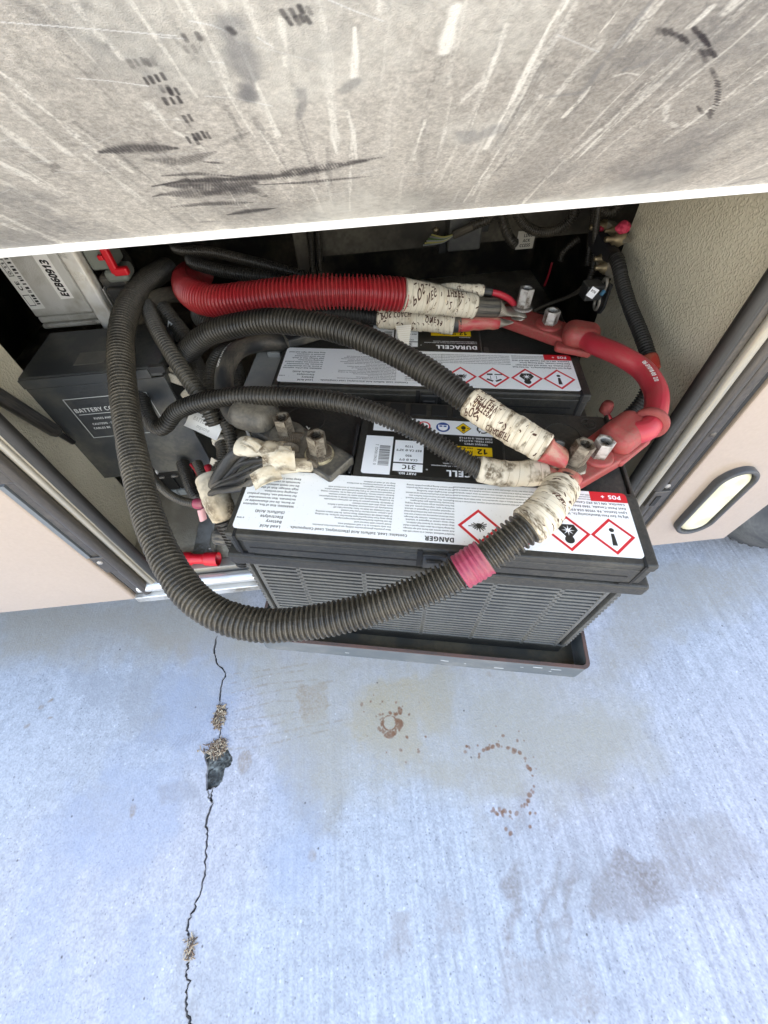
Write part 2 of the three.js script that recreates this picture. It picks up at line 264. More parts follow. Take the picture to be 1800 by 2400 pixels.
{
  const tan = [0.36, 0.33, 0.26], gry = [0.285, 0.285, 0.285], brn = [0.28, 0.22, 0.16], rust = [0.19, 0.085, 0.04];
  gs.blot(PL([[0, 1440], [310, 1440], [560, 1400], [620, 1520], [470, 1520], [380, 1545], [300, 1480], [200, 1470], [120, 1530], [0, 1545]]), tan, 0.42, 0.02, 0.012, 0.3, 2);
  gs.blot(PL([[330, 1460], [420, 1490], [470, 1530], [430, 1545], [360, 1510]]), [0.34, 0.27, 0.19], 0.5, 0.015, 0.01, 0.4, 3);
  gs.blot(PL([[470, 1560], [560, 1480], [640, 1530], [600, 1600], [500, 1650], [420, 1650]]), [0.36, 0.34, 0.27], 0.45, 0.02, 0.01, 0.3, 4);
  gs.blot(PL([[150, 1560], [420, 1580], [520, 1640], [440, 1760], [360, 1760], [300, 1660], [180, 1640]]), [0.31, 0.32, 0.34], 0.5, 0.025, 0.006, 0.3, 5);
  gs.blot(PL([[560, 1560], [770, 1545], [775, 1600], [700, 1640], [690, 1700], [640, 1690], [600, 1620]]), tan, 0.4, 0.015, 0.006, 0.4, 6);
  gs.blot(PL([[700, 1605], [765, 1600], [770, 1650], [765, 1690], [720, 1695], [695, 1660]]), [0.30, 0.225, 0.16], 0.75, 0.012, 0.003, 0.5, 7);
  gs.blot(PL([[820, 1640], [880, 1600], [940, 1590], [1050, 1560], [1060, 1690], [1020, 1720], [980, 1700], [990, 1790], [930, 1770], [850, 1750], [810, 1700]]), [0.40, 0.315, 0.175], 0.8, 0.02, 0.012, 0.25, 8);
  gs.blot(PL([[860, 1640], [900, 1620], [960, 1650], [960, 1720], [900, 1740], [860, 1710]]), [0.40, 0.32, 0.17], 0.45, 0.012, 0.01, 0.3, 9);
  gs.blot(PL([[1110, 1640], [1260, 1630], [1300, 1680], [1420, 1660], [1500, 1720], [1430, 1800], [1340, 1850], [1240, 1800], [1130, 1770], [1110, 1690]]), [0.325, 0.30, 0.25], 0.6, 0.022, 0.014, 0.35, 10);
  gs.blot(PL([[985, 1780], [1110, 1790], [1230, 1800], [1240, 1870], [1130, 1850], [1020, 1840]]), [0.335, 0.30, 0.235], 0.55, 0.018, 0.012, 0.35, 11);
  gs.blot(PL([[670, 1690], [800, 1690], [820, 1850], [800, 1960], [740, 1960], [690, 1920], [660, 1800]]), [0.31, 0.29, 0.25], 0.5, 0.022, 0.014, 0.4, 12);
  for (const [k, poly] of [[[[1190, 2040], [1225, 2035], [1215, 2150], [1190, 2220], [1170, 2200], [1175, 2100]]], [[[1290, 2030], [1310, 2010], [1285, 2120], [1260, 2210], [1240, 2215], [1265, 2120]]], [[[1330, 2030], [1360, 2020], [1345, 2110], [1330, 2220], [1300, 2230], [1315, 2110]]],
    [[[1380, 2050], [1450, 1995], [1560, 2030], [1600, 2120], [1500, 2160], [1390, 2150]]], [[[1180, 2250], [1300, 2230], [1400, 2290], [1420, 2400], [1180, 2400]]], [[[1530, 1920], [1700, 1900], [1780, 2000], [1700, 2100], [1600, 2080], [1540, 1990]]], [[[920, 2150], [970, 2140], [950, 2260], [900, 2270]]], [[[1030, 2120], [1090, 2110], [1080, 2200], [1040, 2210]]], [[[1225, 1820], [1250, 1830], [1240, 1940], [1210, 1960]]], [[[1290, 1850], [1320, 1840], [1315, 1960], [1285, 1960]]],
    [[[1400, 1790], [1440, 1830], [1360, 1880], [1340, 1860]]], [[[975, 1760], [1000, 1800], [990, 1830], [955, 1800]]]].entries()) gs.blot(PL(poly[0]), k > 3 ? [0.30, 0.27, 0.25] : [0.235, 0.205, 0.19], k > 3 ? 0.45 : 0.62, 0.022, 0.008, 0.5, 20 + k);
  for (let k = 0; k < 26; k++) gs.ell(rr(-0.6, 0.8), rr(-0.25, 0.55), rr(0.012, 0.05), rr(0.02, 0.09), rnd() < 0.5 ? [0.30, 0.295, 0.29] : [0.34, 0.315, 0.27], rr(0.12, 0.32), 0.015, 0.006, 0.5, 50 + k, rr(-0.4, 0.4));
  for (let k = 0; k < 9; k++) gs.ell(rr(-0.55, -0.15), rr(0.05, 0.5), rr(0.04, 0.1), rr(0.05, 0.12), [0.33, 0.37, 0.47], 0.28, 0.03, 0.012, 0.4, 80 + k);
  gs.blot(PL([[0, 1425], [560, 1360], [640, 1500], [1380, 1560], [1480, 1330], [1800, 1300], [1800, 1400], [1560, 1500], [1420, 1620], [1000, 1590], [640, 1560], [300, 1540], [0, 1560]]), [0.365, 0.335, 0.285], 0.68, 0.03, 0.035, 0.3, 95);
  gs.blot(PL([[620, 1540], [1250, 1580], [1500, 1640], [1560, 1780], [1300, 1880], [980, 1850], [760, 1880], [640, 1760]]), [0.40, 0.37, 0.305], 0.65, 0.03, 0.04, 0.3, 96);
  // rust rings left by cans, with spatter
  const ring = (cx, cy, r, w, n, spread, dens, arc) => {
    for (let k = 0; k < n; k++) { const a = rr(arc[0], arc[1]), q = r + (rnd() < dens ? rr(-w, w) : rr(0, spread) ** 1), s = rr(0.0012, 0.0034) * (q > r + w ? 0.8 : 1); gs.ell(cx + Math.cos(a) * q, cy + Math.sin(a) * q, s, s * rr(0.7, 1.5), mixc(rust, [0.23, 0.14, 0.09], rnd()), rr(0.6, 0.95), 0.0012, 0.0008, 0.2, k, rnd() * 3); }
  };
  let [cx, cz] = P3(913, 1694); gs.stroke(Array.from({ length: 25 }, (_, i) => [cx + 0.0118 * Math.cos(i / 24 * 6.283), cz + 0.0118 * Math.sin(i / 24 * 6.283)]), 0.0022, rust, 0.9, { rag: 0.8, broken: 0.3 });
  gs.ell(cx - 0.001, cz + 0.019, 0.010, 0.005, rust, 0.8, 0.004, 0.001, 0.4, 3); gs.ell(cx + 0.017, cz + 0.006, 0.005, 0.007, rust, 0.75, 0.004, 0.001, 0.4, 4); gs.ell(cx + 0.02, cz - 0.017, 0.004, 0.007, rust, 0.8, 0.003, 0.001, 0.4, 5);
  ring(cx, cz, 0.0165, 0.005, 55, 0.05, 0.5, [0, 6.283]);
  [cx, cz] = P3(1180, 1822); ring(cx, cz, 0.046, 0.0022, 60, 0.03, 0.72, [-2.6, 2.2]); ring(cx, cz, 0.048, 0.004, 14, 0.02, 0.9, [1.4, 2.2]);
  for (const [a, b, r] of [[100, 1655, 0.006], [120, 1640, 0.004], [65, 1700, 0.006], [115, 1683, 0.005]]) { const p = P3(a, b); gs.ell(p[0], p[1], r, r * 0.6, brn, 0.7, 0.005, 0.002, 0.5, a); }
  for (const [a, b, r] of [[312, 1900, 0.007], [570, 1785, 0.012], [735, 2000, 0.006], [1150, 1580, 0.004]]) { const p = P3(a, b); gs.ell(p[0], p[1], r, r * 1.3, brn, 0.5, 0.006, 0.003, 0.6, a); }
  for (let k = 0; k < 60; k++) gs.ell(rr(-0.6, 0.9), rr(-0.3, 0.6), 0.0014, 0.0014, rnd() < 0.6 ? [0.06, 0.05, 0.045] : [0.6, 0.6, 0.6], 0.8, 0.0008, 0.0006, 0.1, k);
  for (let k = 0; k < 9; k++) { const p = P3(545 + rr(-10, 10), 1580 + k * 22); gs.stroke([p, [p[0] + rr(0.04, 0.10), p[1] + rr(-0.012, 0.004)], [p[0] + rr(0.12, 0.2), p[1] + rr(-0.02, 0.0)]], 0.0035, [0.30, 0.25, 0.18], 0.42, { rag: 0.9, broken: 0.45, s: k }); }
  for (let k = 0; k < 7; k++) { const p = P3(400 + k * 10, 1755 - k * 3); gs.stroke([p, [p[0] + 0.012, p[1] - 0.016]], 0.003, [0.29, 0.30, 0.33], 0.5, { s: k }); }
  gs.blot(PL([[365, 1840], [450, 1825], [465, 1870], [380, 1885]]), [0.31, 0.31, 0.33], 0.55, 0.008, 0.004, 0.5, 91);
  // the crack, filled with dirt, and the spall with exposed stone beside it
  // the crack and the spall are cut through the sheet further down
  const crackA = PL([[508, 1490], [502, 1530], [506, 1550], [528, 1578], [518, 1620], [515, 1650]]), crackB = PL([[518, 1705], [514, 1740]]), crackC = PL([[498, 1845], [494, 1870], [498, 1882], [484, 1930], [486, 1960], [482, 2020], [478, 2060], [462, 2110], [446, 2150], [438, 2180], [441, 2200]]), crackD = PL([[444, 2250], [437, 2275], [443, 2300], [434, 2340], [440, 2380], [450, 2410], [452, 2450]]);
  const jag = (pl) => { const o = []; for (let i = 1; i < pl.length; i++) for (let k = 0; k < 5; k++) { const t = k / 5; o.push([pl[i - 1][0] + (pl[i][0] - pl[i - 1][0]) * t + rr(-0.0022, 0.0022), pl[i - 1][1] + (pl[i][1] - pl[i - 1][1]) * t]); } o.push(pl[pl.length - 1]); return o; };
  for (const [k, c] of [crackA, crackB, crackC, crackD].entries()) { const j = jag(c); cracks.push(j); gs.stroke(j, 0.0052, [0.30, 0.28, 0.26], 0.5, { rag: 0.6, s: k }); }
  gs.stroke(jag(PL([[486, 1845], [490, 1868], [496, 1880]])), 0.0022, [0.05, 0.045, 0.04], 0.9, {});
  { const o = PL([[480, 1762], [500, 1752], [534, 1756], [546, 1778], [541, 1794], [526, 1802], [521, 1832], [506, 1846], [484, 1852], [481, 1822], [485, 1796], [478, 1778]]); for (let i = 0; i < o.length; i++) { const [a, b] = o[i], [c, d] = o[(i + 1) % o.length]; for (let k = 0; k < 4; k++) spall.push([a + (c - a) * k / 4 + rr(-0.0012, 0.0012), b + (d - b) * k / 4 + rr(-0.0012, 0.0012)]); } }
}
const broom = valTex(512, 512, (u, v) => 0.28 * fbm(u * 150, v * 4, 2, 301, 150, 4) + 0.4 * fbm(u * 64, v * 64, 3, 302, 64, 64) + 0.3 * vn(u * 256, v * 256, 303, 256, 256));
function flatSheet(x0, x1, z0, z1, y) { const g = new THREE.PlaneGeometry(x1 - x0, z1 - z0); g.rotateX(-Math.PI / 2); g.translate((x0 + x1) / 2, y, (z0 + z1) / 2); const p = g.attributes.position, uv = g.attributes.uv; for (let i = 0; i < p.count; i++) uv.setXY(i, (p.getX(i) - GX0) / (GX1 - GX0), (p.getZ(i) - GZ0) / (GZ1 - GZ0)); return g; }
const slabMat = std({ map: gs.tex(), roughness: 0.88, bumpMap: bumpRep(broom, 6, 4.4), bumpScale: 0.0008 });
{ // slab with the crack and the spall as real openings, dirt and broken stone in their bottom
  const holes = cracks.map((j, q) => { const L = [], R = []; j.forEach(([x, z], i) => { const [a, b] = j[Math.max(0, i - 1)], [c, d] = j[Math.min(j.length - 1, i + 1)], l = Math.hypot(c - a, d - b) || 1, w = 0.0014 * (0.45 + 1.1 * hash(i, q, 77)) * Math.min(1, 0.25 + Math.min(i, j.length - 1 - i) * 0.4); L.push([x - (d - b) / l * w, z + (c - a) / l * w]); R.unshift([x + (d - b) / l * w, z - (c - a) / l * w]); }); return [...L, ...R]; }); holes.push(spall);
  const s = new THREE.Shape([[GX0, -GZ0], [GX0, -GZ1], [GX1, -GZ1], [GX1, -GZ0]].map(([x, y]) => new THREE.Vector2(x, y)));
  for (const h of holes) s.holes.push(new THREE.Path(h.map(([x, z]) => new THREE.Vector2(x, -z))));
  const top = new THREE.ShapeGeometry(s); top.rotateX(-Math.PI / 2); const P = [];
  for (const h of holes) for (let i = 0; i < h.length; i++) { const [a, b] = h[i], [c, d] = h[(i + 1) % h.length]; P.push(a, 0, b, c, 0, d, a, -0.02, b, c, 0, d, c, -0.02, d, a, -0.02, b); }
  const side = new THREE.BufferGeometry(); side.setAttribute('position', new THREE.Float32BufferAttribute(P, 3)); side.setAttribute('uv', new THREE.Float32BufferAttribute(new Float32Array(P.length / 3 * 2), 2)); side.computeVertexNormals();
  const g = merge([top, side]), p = g.attributes.position, uv = g.attributes.uv; for (let i = 0; i < p.count; i++) uv.setXY(i, (p.getX(i) - GX0) / (GX1 - GX0), (p.getZ(i) - GZ0) / (GZ1 - GZ0));
  structure('concrete_slab', g, slabMat);
  let x0 = 9, x1 = -9, z0 = 9, z1 = -9; for (const h of holes) for (const [x, z] of h) { x0 = Math.min(x0, x); x1 = Math.max(x1, x); z0 = Math.min(z0, z); z1 = Math.max(z1, z); }
  const f = new THREE.PlaneGeometry(x1 - x0 + 0.02, z1 - z0 + 0.02, 60, 480); f.rotateX(-Math.PI / 2); f.translate((x0 + x1) / 2, 0, (z0 + z1) / 2); const q = f.attributes.position; for (let i = 0; i < q.count; i++) { const x = q.getX(i), z = q.getZ(i); q.setY(i, -0.0085 + 0.006 * (fbm(x * 160, z * 160, 3, 801) - 0.5) + 0.003 * (vn(x * 420, z * 420, 802) - 0.5)); } f.computeVertexNormals();
  structure('crack_bed', boxUV(f), std({ map: rep(colTex(256, 256, (u, v) => { const a = vn(u * 40, v * 40, 805, 40, 40), e = fbm(u * 24, v * 24, 3, 806, 24, 24); return mixc([0.075, 0.075, 0.066], [0.30, 0.31, 0.275], clamp((e - 0.42) * 3) * clamp(a * 1.5)); }), 7, 7), roughness: 0.95 }));
}
const farTex = colTex(512, 512, (u, v) => { const k = 0.46 * (0.9 + 0.2 * fbm(u * 6, v * 6, 4, 311, 6, 6)) * (0.86 + 0.28 * fbm(u * 128, v * 128, 2, 312, 128, 128)); return [k * 1.05, k * 0.97, k * 0.84]; }, 0.5, 0.5);
{
  const R = 300, s = new THREE.Shape([new THREE.Vector2(-R, -R), new THREE.Vector2(R, -R), new THREE.Vector2(R, R), new THREE.Vector2(-R, R)]);
  s.holes.push(new THREE.Path([new THREE.Vector2(GX0, -GZ1), new THREE.Vector2(GX0, -GZ0), new THREE.Vector2(GX1, -GZ0), new THREE.Vector2(GX1, -GZ1)]));
  const g = new THREE.ShapeGeometry(s); g.rotateX(-Math.PI / 2); structure('ground', boxUV(g), std({ map: farTex, roughness: 0.9 }));
}
// dry debris caught in the crack
{
  const t = thing('crack_debris', 'dry straw and twig litter lodged in the concrete crack', 'debris'); t.userData.kind = 'stuff';
  const cols = [[0.42, 0.31, 0.20], [0.20, 0.13, 0.085], [0.52, 0.43, 0.30], [0.10, 0.075, 0.055]], gg = cols.map(() => []);
  const pile = (px, py, rx, ry, n, h) => { const [cx, cz] = P3(px, py); for (let k = 0; k < n; k++) { const a = rnd() * 6.283, q = Math.sqrt(rnd()), x = cx + Math.cos(a) * q * rx, z = cz + Math.sin(a) * q * ry, y = 0.0012 + h * (1 - q) * rnd(), l = rr(0.003, 0.009), b = rnd() * 6.283, e = rr(-0.35, 0.35); gg[Math.floor(rnd() * 4)].push(strip(rod(V(x, y, z), V(x + Math.cos(b) * l, Math.max(0.001, y + e * l), z + Math.sin(b) * l), rr(0.0004, 0.0009), 5))); } };
  pile(514, 1680, 0.009, 0.019, 210, 0.004); pile(510, 1755, 0.015, 0.013, 230, 0.005); pile(446, 2225, 0.005, 0.012, 40, 0.002); pile(448, 2200, 0.012, 0.005, 6, 0.002); pile(500, 1757, 0.028, 0.009, 22, 0.002);
  cols.forEach((c, i) => part(['straw', 'twig', 'straw', 'twig'][i], gg[i], std({ color: new THREE.Color(...c), roughness: 0.9 }), t)); settle(t);
}
// ---------------------------------------------------------------- motorhome: body, battery bay, lifted door
const DT = 33.5 * D2R, DO = V(0, 0.7075, 0.002), DN = V(0, Math.cos(DT), -Math.sin(DT)), DU = V(0, Math.sin(DT), Math.cos(DT));
const doorP = (px, py) => { const r = ray(px, py), t = DN.dot(DO.clone().sub(C0)) / DN.dot(r), p = C0.clone().addScaledVector(r, t).sub(DO); return [p.x, p.dot(DU)]; };
const bay = {};
{
  const home = thing('motorhome', 'beige motorhome with its battery compartment door lifted open', 'motorhome');
  const paintTex = rep(colTex(256, 256, (u, v) => { const n = 0.94 + 0.12 * vn(u * 256, v * 256, 401, 256, 256); const m = 0.95 + 0.1 * fbm(u * 4, v * 4, 3, 402, 4, 4); return [0.395 * n * m, 0.305 * n * m, 0.225 * n * m]; }), 3, 3);
  const paint = new THREE.MeshPhysicalMaterial({ map: paintTex, roughness: 0.42, clearcoat: 1, clearcoatRoughness: 0.12 });
  part('side_panel', box(-4, -0.3545, 0.262, 3.05, -0.03, 0, 0.004), paint, home);
  {
    const s = new THREE.Shape(); s.moveTo(0.369, 0.262); s.lineTo(0.511, 0.262); s.lineTo(0.520, 0.345); s.lineTo(0.53, 0.50); s.absarc(0.95, 0.52, 0.42, Math.PI, 0, true); s.lineTo(1.40, 0.262); s.lineTo(4, 0.262); s.lineTo(4, 3.05); s.lineTo(0.369, 3.05); s.closePath();
    const g = new THREE.ExtrudeGeometry(s, { depth: 0.026, bevelEnabled: true, bevelSize: 0.002, bevelThickness: 0.002, bevelOffset: -0.002, bevelSegments: 2, curveSegments: 24 }); g.translate(0, 0, -0.028); part('side_panel', boxUV(g), paint, home);
  }
  part('side_panel', box(-0.353, 0.368, 0.735, 3.05, -0.03, 0), paint, home);
  part('roof', box(-4, 4, 3.05, 3.12, -2.5, 0, 0.03), std({ color: new THREE.Color(0.6, 0.6, 0.58), roughness: 0.6 }), home);
  part('far_wall', box(-4, 4, 0.30, 3.05, -2.5, -2.46), paint, home);
  part('end_wall', box(-4, -3.96, 0.30, 3.05, -2.46, -0.03), paint, home);
  part('end_wall', box(3.96, 4, 0.30, 3.05, -2.46, -0.03), paint, home);
  const under = std({ color: new THREE.Color(0.03, 0.03, 0.03), roughness: 0.9 });
  part('underbody', [box(-3.95, 0.50, 0.262, 0.284, -2.45, -0.035), box(1.62, 3.95, 0.262, 0.284, -2.45, -0.035), box(0.50, 1.62, 0.262, 0.284, -2.45, -0.55)], under, home);
  part('wheel_well', [box(0.47, 0.50, 0.284, 1.3, -0.56, -0.035), box(0.50, 1.62, 1.25, 1.3, -0.56, -0.035), box(1.62, 1.66, 0.284, 1.3, -0.56, -0.035), box(0.50, 1.62, 0.285, 1.25, -0.60, -0.56)], under, home);
  // bay shell
  const skinCol = rep(colTex(512, 512, (u, v) => { const a = fbm(u * 6, v * 6, 5, 411, 6, 6), f = fbm(u * 90, v * 90, 2, 412, 90, 90); let c = mixc([0.68, 0.63, 0.48], [0.57, 0.52, 0.385], clamp((a - 0.35) * 1.6)); c = mixc(c, [0.12, 0.10, 0.07], clamp((f - 0.66) * 2.2) * clamp((fbm(u * 5 + 3, v * 5, 4, 413, 5, 5) - 0.45) * 3.5)); return c; }), 3.2, 3.2);
  const skinBump = rep(valTex(512, 512, (u, v) => sstep(0.38, 0.72, fbm(u * 90, v * 90, 2, 421, 90, 90))), 7, 7);
  const skin = std({ map: skinCol, roughness: 0.62, bumpMap: skinBump, bumpScale: 0.00045 });
  const zL = -0.125;
  part('bay_wall', box(-0.372, -0.352, 0.284, 0.735, zL, -0.012), skin, home);
  part('bay_wall', box(0.330, 0.352, 0.284, 0.735, -0.240, -0.012), skin, home);
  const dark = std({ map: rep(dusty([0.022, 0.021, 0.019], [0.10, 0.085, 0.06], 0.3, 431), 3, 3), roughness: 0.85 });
  part('bay_floor', box(-0.75, 0.46, 0.285, 0.303, -0.80, -0.022), std({ map: rep(dusty([0.36, 0.31, 0.235], [0.62, 0.565, 0.44], 0.6, 433, 6, 90, 512), 3, 3), roughness: 0.9, bumpMap: bumpRep(grainBump, 12), bumpScale: 0.0006 }), home);
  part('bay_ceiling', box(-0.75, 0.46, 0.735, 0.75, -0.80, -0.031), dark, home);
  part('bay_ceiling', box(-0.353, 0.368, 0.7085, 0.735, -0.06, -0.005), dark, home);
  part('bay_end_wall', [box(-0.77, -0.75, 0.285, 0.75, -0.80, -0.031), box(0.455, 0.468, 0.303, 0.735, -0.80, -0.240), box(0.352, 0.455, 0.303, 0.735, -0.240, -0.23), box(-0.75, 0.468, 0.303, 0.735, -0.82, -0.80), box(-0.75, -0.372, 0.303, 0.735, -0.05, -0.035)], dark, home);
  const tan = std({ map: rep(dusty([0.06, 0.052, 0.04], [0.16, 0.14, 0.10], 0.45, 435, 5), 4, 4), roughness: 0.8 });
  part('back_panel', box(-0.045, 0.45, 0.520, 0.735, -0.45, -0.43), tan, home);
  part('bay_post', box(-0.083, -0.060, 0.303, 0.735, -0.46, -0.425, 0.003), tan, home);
  
  // jambs: outer flange, rounded rail, channel, rubber seal, each on both sides and along the sill
  const railM = std({ map: rep(even([0.032, 0.03, 0.029], [0.13, 0.11, 0.085], 0.4, 441), 5, 5), roughness: 0.32, metalness: 0.25 });
  const chanM = std({ map: rep(dusty([0.30, 0.29, 0.26], [0.40, 0.355, 0.27], 0.55, 443), 5, 5), roughness: 0.45, metalness: 0.35 });
  const sealM = std({ map: rep(even([0.010, 0.010, 0.010], [0.05, 0.045, 0.036], 0.3, 445), 6, 6), roughness: 0.5 });
  const gapM = std({ color: new THREE.Color(0.012, 0.012, 0.012), roughness: 0.7 });
  const y0 = 0.272, y1 = 0.7025;
  // left jamb
  part('jamb_gap', box(-0.3535, -0.347, 0.268, y1, -0.03, -0.006), gapM, home);
  part('jamb_flange', box(-0.3465, -0.334, y0 + 0.003, y1, -0.022, 0.000, 0.003), railM, home);
  part('jamb_rail', rod(V(-0.330, 0.279, -0.003), V(-0.330, y1, -0.003), 0.0065, 16), railM, home);
  part('jamb_channel', box(-0.3245, -0.3085, 0.285, y1, -0.022, -0.006, 0.002), chanM, home);
  part('jamb_rail', rod(V(-0.3165, 0.29, -0.0055), V(-0.3165, y1, -0.0055), 0.0032, 10), chanM, home);
  const bulb = (x, s) => curve([V(x, 0.303, -0.006), V(x, 0.45, -0.006 + s), V(x, 0.58, -0.006), V(x, y1, -0.006)]);
  part('door_seal', [hose(bulb(-0.3020, 0.0005), 0.0062, { seg: 16 }), box(-0.308, -0.2995, 0.303, y1, -0.013, -0.006, 0.002)], sealM, home);
  for (const [y, l] of [[0.545, 0.05], [0.365, 0.036]]) { const b = part('jamb_bracket', box(-0.3475, -0.331, y - l / 2, y + l / 2, -0.004, 0.0035, 0.002), railM, home); part('screw', lathe([[0, 0.002], [0.003, 0.0012], [0.0035, 0]], V(-0.340, y + l * 0.22, 0.0035), V(0, 0, 1), 12), nutMat, b); }
  const slot = std({ color: new THREE.Color(0.13, 0.14, 0.145), roughness: 0.5 });
  part('trim_strip', box(-0.3532, -0.3475, 0.38, 0.515, -0.004, 0.0006), slot, home); part('trim_strip', box(-0.3532, -0.3475, 0.58, 0.70, -0.004, 0.0006), slot, home);
  // right jamb
  part('door_seal', [hose(bulb(0.3080, -0.0005), 0.0062, { seg: 16 }), box(0.3045, 0.315, 0.303, y1, -0.013, -0.006, 0.002)], sealM, home);
  part('jamb_channel', box(0.3150, 0.3235, 0.285, y1, -0.022, -0.004, 0.002), railM, home);
  part('jamb_rail', rod(V(0.3285, 0.279, -0.003), V(0.3285, y1, -0.003), 0.0055, 16), chanM, home);
  part('jamb_rail', rod(V(0.3415, 0.279, -0.004), V(0.3415, y1, -0.004), 0.0068, 16), railM, home);
  part('jamb_flange', box(0.3485, 0.3605, y0 + 0.003, y1, -0.022, 0.0, 0.003), railM, home);
  part('jamb_gap', box(0.361, 0.3685, 0.268, y1, -0.03, -0.003, 0.002), gapM, home);
  { const b = part('striker_plate', box(0.336, 0.3565, 0.372, 0.402, -0.002, 0.0035, 0.0015), railM, home); part('striker_slot', box(0.341, 0.347, 0.376, 0.394, 0.0036, 0.0046), gapM, b); part('screw', lathe([[0, 0.002], [0.003, 0.0012], [0.0035, 0]], V(0.348, 0.410, 0.0012), V(0, 0, 1), 12), nutMat, b); }
  for (const y of [0.49, 0.62]) part('rivet', lathe([[0, 0.0018], [0.003, 0.001], [0.0035, 0]], V(0.3545, y, 0), V(0, 0, 1), 12), railM, home);
  // sill
  const sillM = alu(451, 0.4);
  part('sill_tread', box(-0.3065, 0.3135, 0.281, 0.3045, -0.030, -0.0145, 0.002), std({ map: rep(dusty([0.23, 0.225, 0.21], [0.34, 0.31, 0.25], 0.5, 453), 5, 5), roughness: 0.55, metalness: 0.3 }), home);
  part('sill_rail', [rod(V(-0.338, 0.2890, -0.0055), V(0.350, 0.2890, -0.0055), 0.0085, 18), box(-0.338, 0.350, 0.2655, 0.289, -0.0145, -0.004)], sillM, home);
  part('sill_lip', box(-0.347, 0.360, 0.2660, 0.2795, -0.0035, 0.0075, 0.002), alu(457, 0.25), home);
  // door
  const base = (x, t) => { const a = fbm(x * 9, t * 9, 5, 461), f = vn(x * 1500, t * 1500, 462), g = vn(x * 520, t * 520, 464), st = fbm(x * 110, t * 5, 3, 463); const k = 0.40 * (0.62 + 0.76 * a) * (0.78 + 0.44 * f) * (0.84 + 0.32 * g) * (0.80 + 0.40 * st); return [k * 1.07, k, k * 0.88]; };
  const S = new Sheet(-0.37, 0.38, 0, 0.46, 2048, 1256, base);
  const D = (list, sc = 0.5425, ox = 0) => list.map(([a, b]) => doorP(ox + a * sc, b * sc));
  const wht = [0.90, 0.87, 0.78], pale = [0.66, 0.64, 0.57], drk = [0.13, 0.122, 0.115], blk = [0.035, 0.03, 0.032];
  for (let k = 0; k < 190; k++) { const x = rr(-0.2, 0.27), t = rr(-0.02, 0.2), l = rr(0.02, 0.11); S.stroke([[x, t], [x + rr(-0.002, 0.002), t + l * 0.5], [x + rr(-0.004, 0.004), t + l]], rr(0.0006, 0.0034), rnd() < 0.68 ? wht : drk, rr(0.2, 0.6), { rag: 0.8, fib: 0.5, s: k }); }
  for (let k = 0; k < 46; k++) S.ell(rr(-0.2, 0.27), rr(0, 0.2), rr(0.006, 0.03), rr(0.008, 0.035), rnd() < 0.55 ? [0.2, 0.195, 0.185] : pale, rr(0.2, 0.5), 0.02, 0.008, 0.6, k + 3);
  const ws = (l, w, a = 0.6, o = 0, br = 0.36) => S.stroke(D(l, 0.5425, o), w * 0.72, wht, a * 0.85, { rag: 0.9, fib: br + 0.08, soft: 0.6, s: l[0][0] });
  ws([[0, 310], [210, 490], [420, 660]], 0.0042, 0.75); ws([[0, 400], [150, 540], [300, 670]], 0.005, 0.5); ws([[0, 540], [120, 640], [210, 700]], 0.007, 0.5); ws([[320, 15], [400, 120], [520, 250]], 0.0028, 0.55); ws([[560, 0], [680, 170], [850, 420]], 0.0016, 0.6); ws([[640, 450], [690, 510], [730, 560], [800, 590]], 0.0034, 0.6); ws([[800, 0], [880, 130], [950, 260], [1000, 420]], 0.0026, 0.5); ws([[1060, 0], [1110, 130], [1180, 200]], 0.002, 0.5);
  ws([[1532, 120], [1535, 240], [1528, 330]], 0.0026, 0.9, 0, 0.2); ws([[1500, 480], [1530, 590], [1540, 690]], 0.0022, 0.7); ws([[1215, 80], [1225, 180], [1235, 280]], 0.0024, 0.6); ws([[1640, 0], [1650, 40]], 0.006, 0.7);
  ws([[310, 35], [285, 120], [262, 222]], 0.0044, 0.95, 900, 0.15); ws([[530, 110], [490, 230], [430, 350], [330, 440]], 0.003, 0.6, 900); ws([[800, 0], [720, 100], [650, 240], [560, 420], [440, 640]], 0.0028, 0.8, 900, 0.3); ws([[480, 250], [420, 430], [360, 600]], 0.002, 0.6, 900); ws([[1050, 0], [960, 110], [860, 225]], 0.0014, 0.7, 900); ws([[1415, 30], [1370, 75], [1320, 115]], 0.003, 0.8, 900, 0.25); ws([[890, 375], [840, 440], [775, 505]], 0.0026, 0.75, 900, 0.3); ws([[1195, 300], [1080, 420], [960, 545]], 0.0026, 0.6, 900); ws([[990, 330], [1050, 315], [1110, 325]], 0.002, 0.6, 900); ws([[1530, 0], [1480, 50]], 0.004, 0.7, 900); ws([[290, 410], [260, 580], [230, 690]], 0.0016, 0.5, 900); ws([[1659, 230], [1560, 310], [1480, 380]], 0.002, 0.55, 900); ws([[1659, 60], [1500, 200], [1280, 370]], 0.0022, 0.5, 900); ws([[1220, 460], [1215, 520], [1260, 545]], 0.003, 0.5, 900); ws([[180, 520], [150, 600], [130, 690]], 0.0022, 0.55, 900);
  for (const l of [[[0, 95], [400, 125], [760, 155]], [[330, 338], [480, 350], [640, 372]], [[885, 415], [1020, 425], [1175, 458]], [[820, 90], [920, 110], [1010, 150]], [[1420, 0], [1540, 50], [1659, 92]], [[900, 265], [970, 272]], [[690, 160], [800, 168]], [[1110, 160], [1180, 205]]]) S.stroke(D(l), 0.0005, [0.72, 0.72, 0.70], 0.75, { rag: 0.4, broken: 0.3, s: l[0][0] });
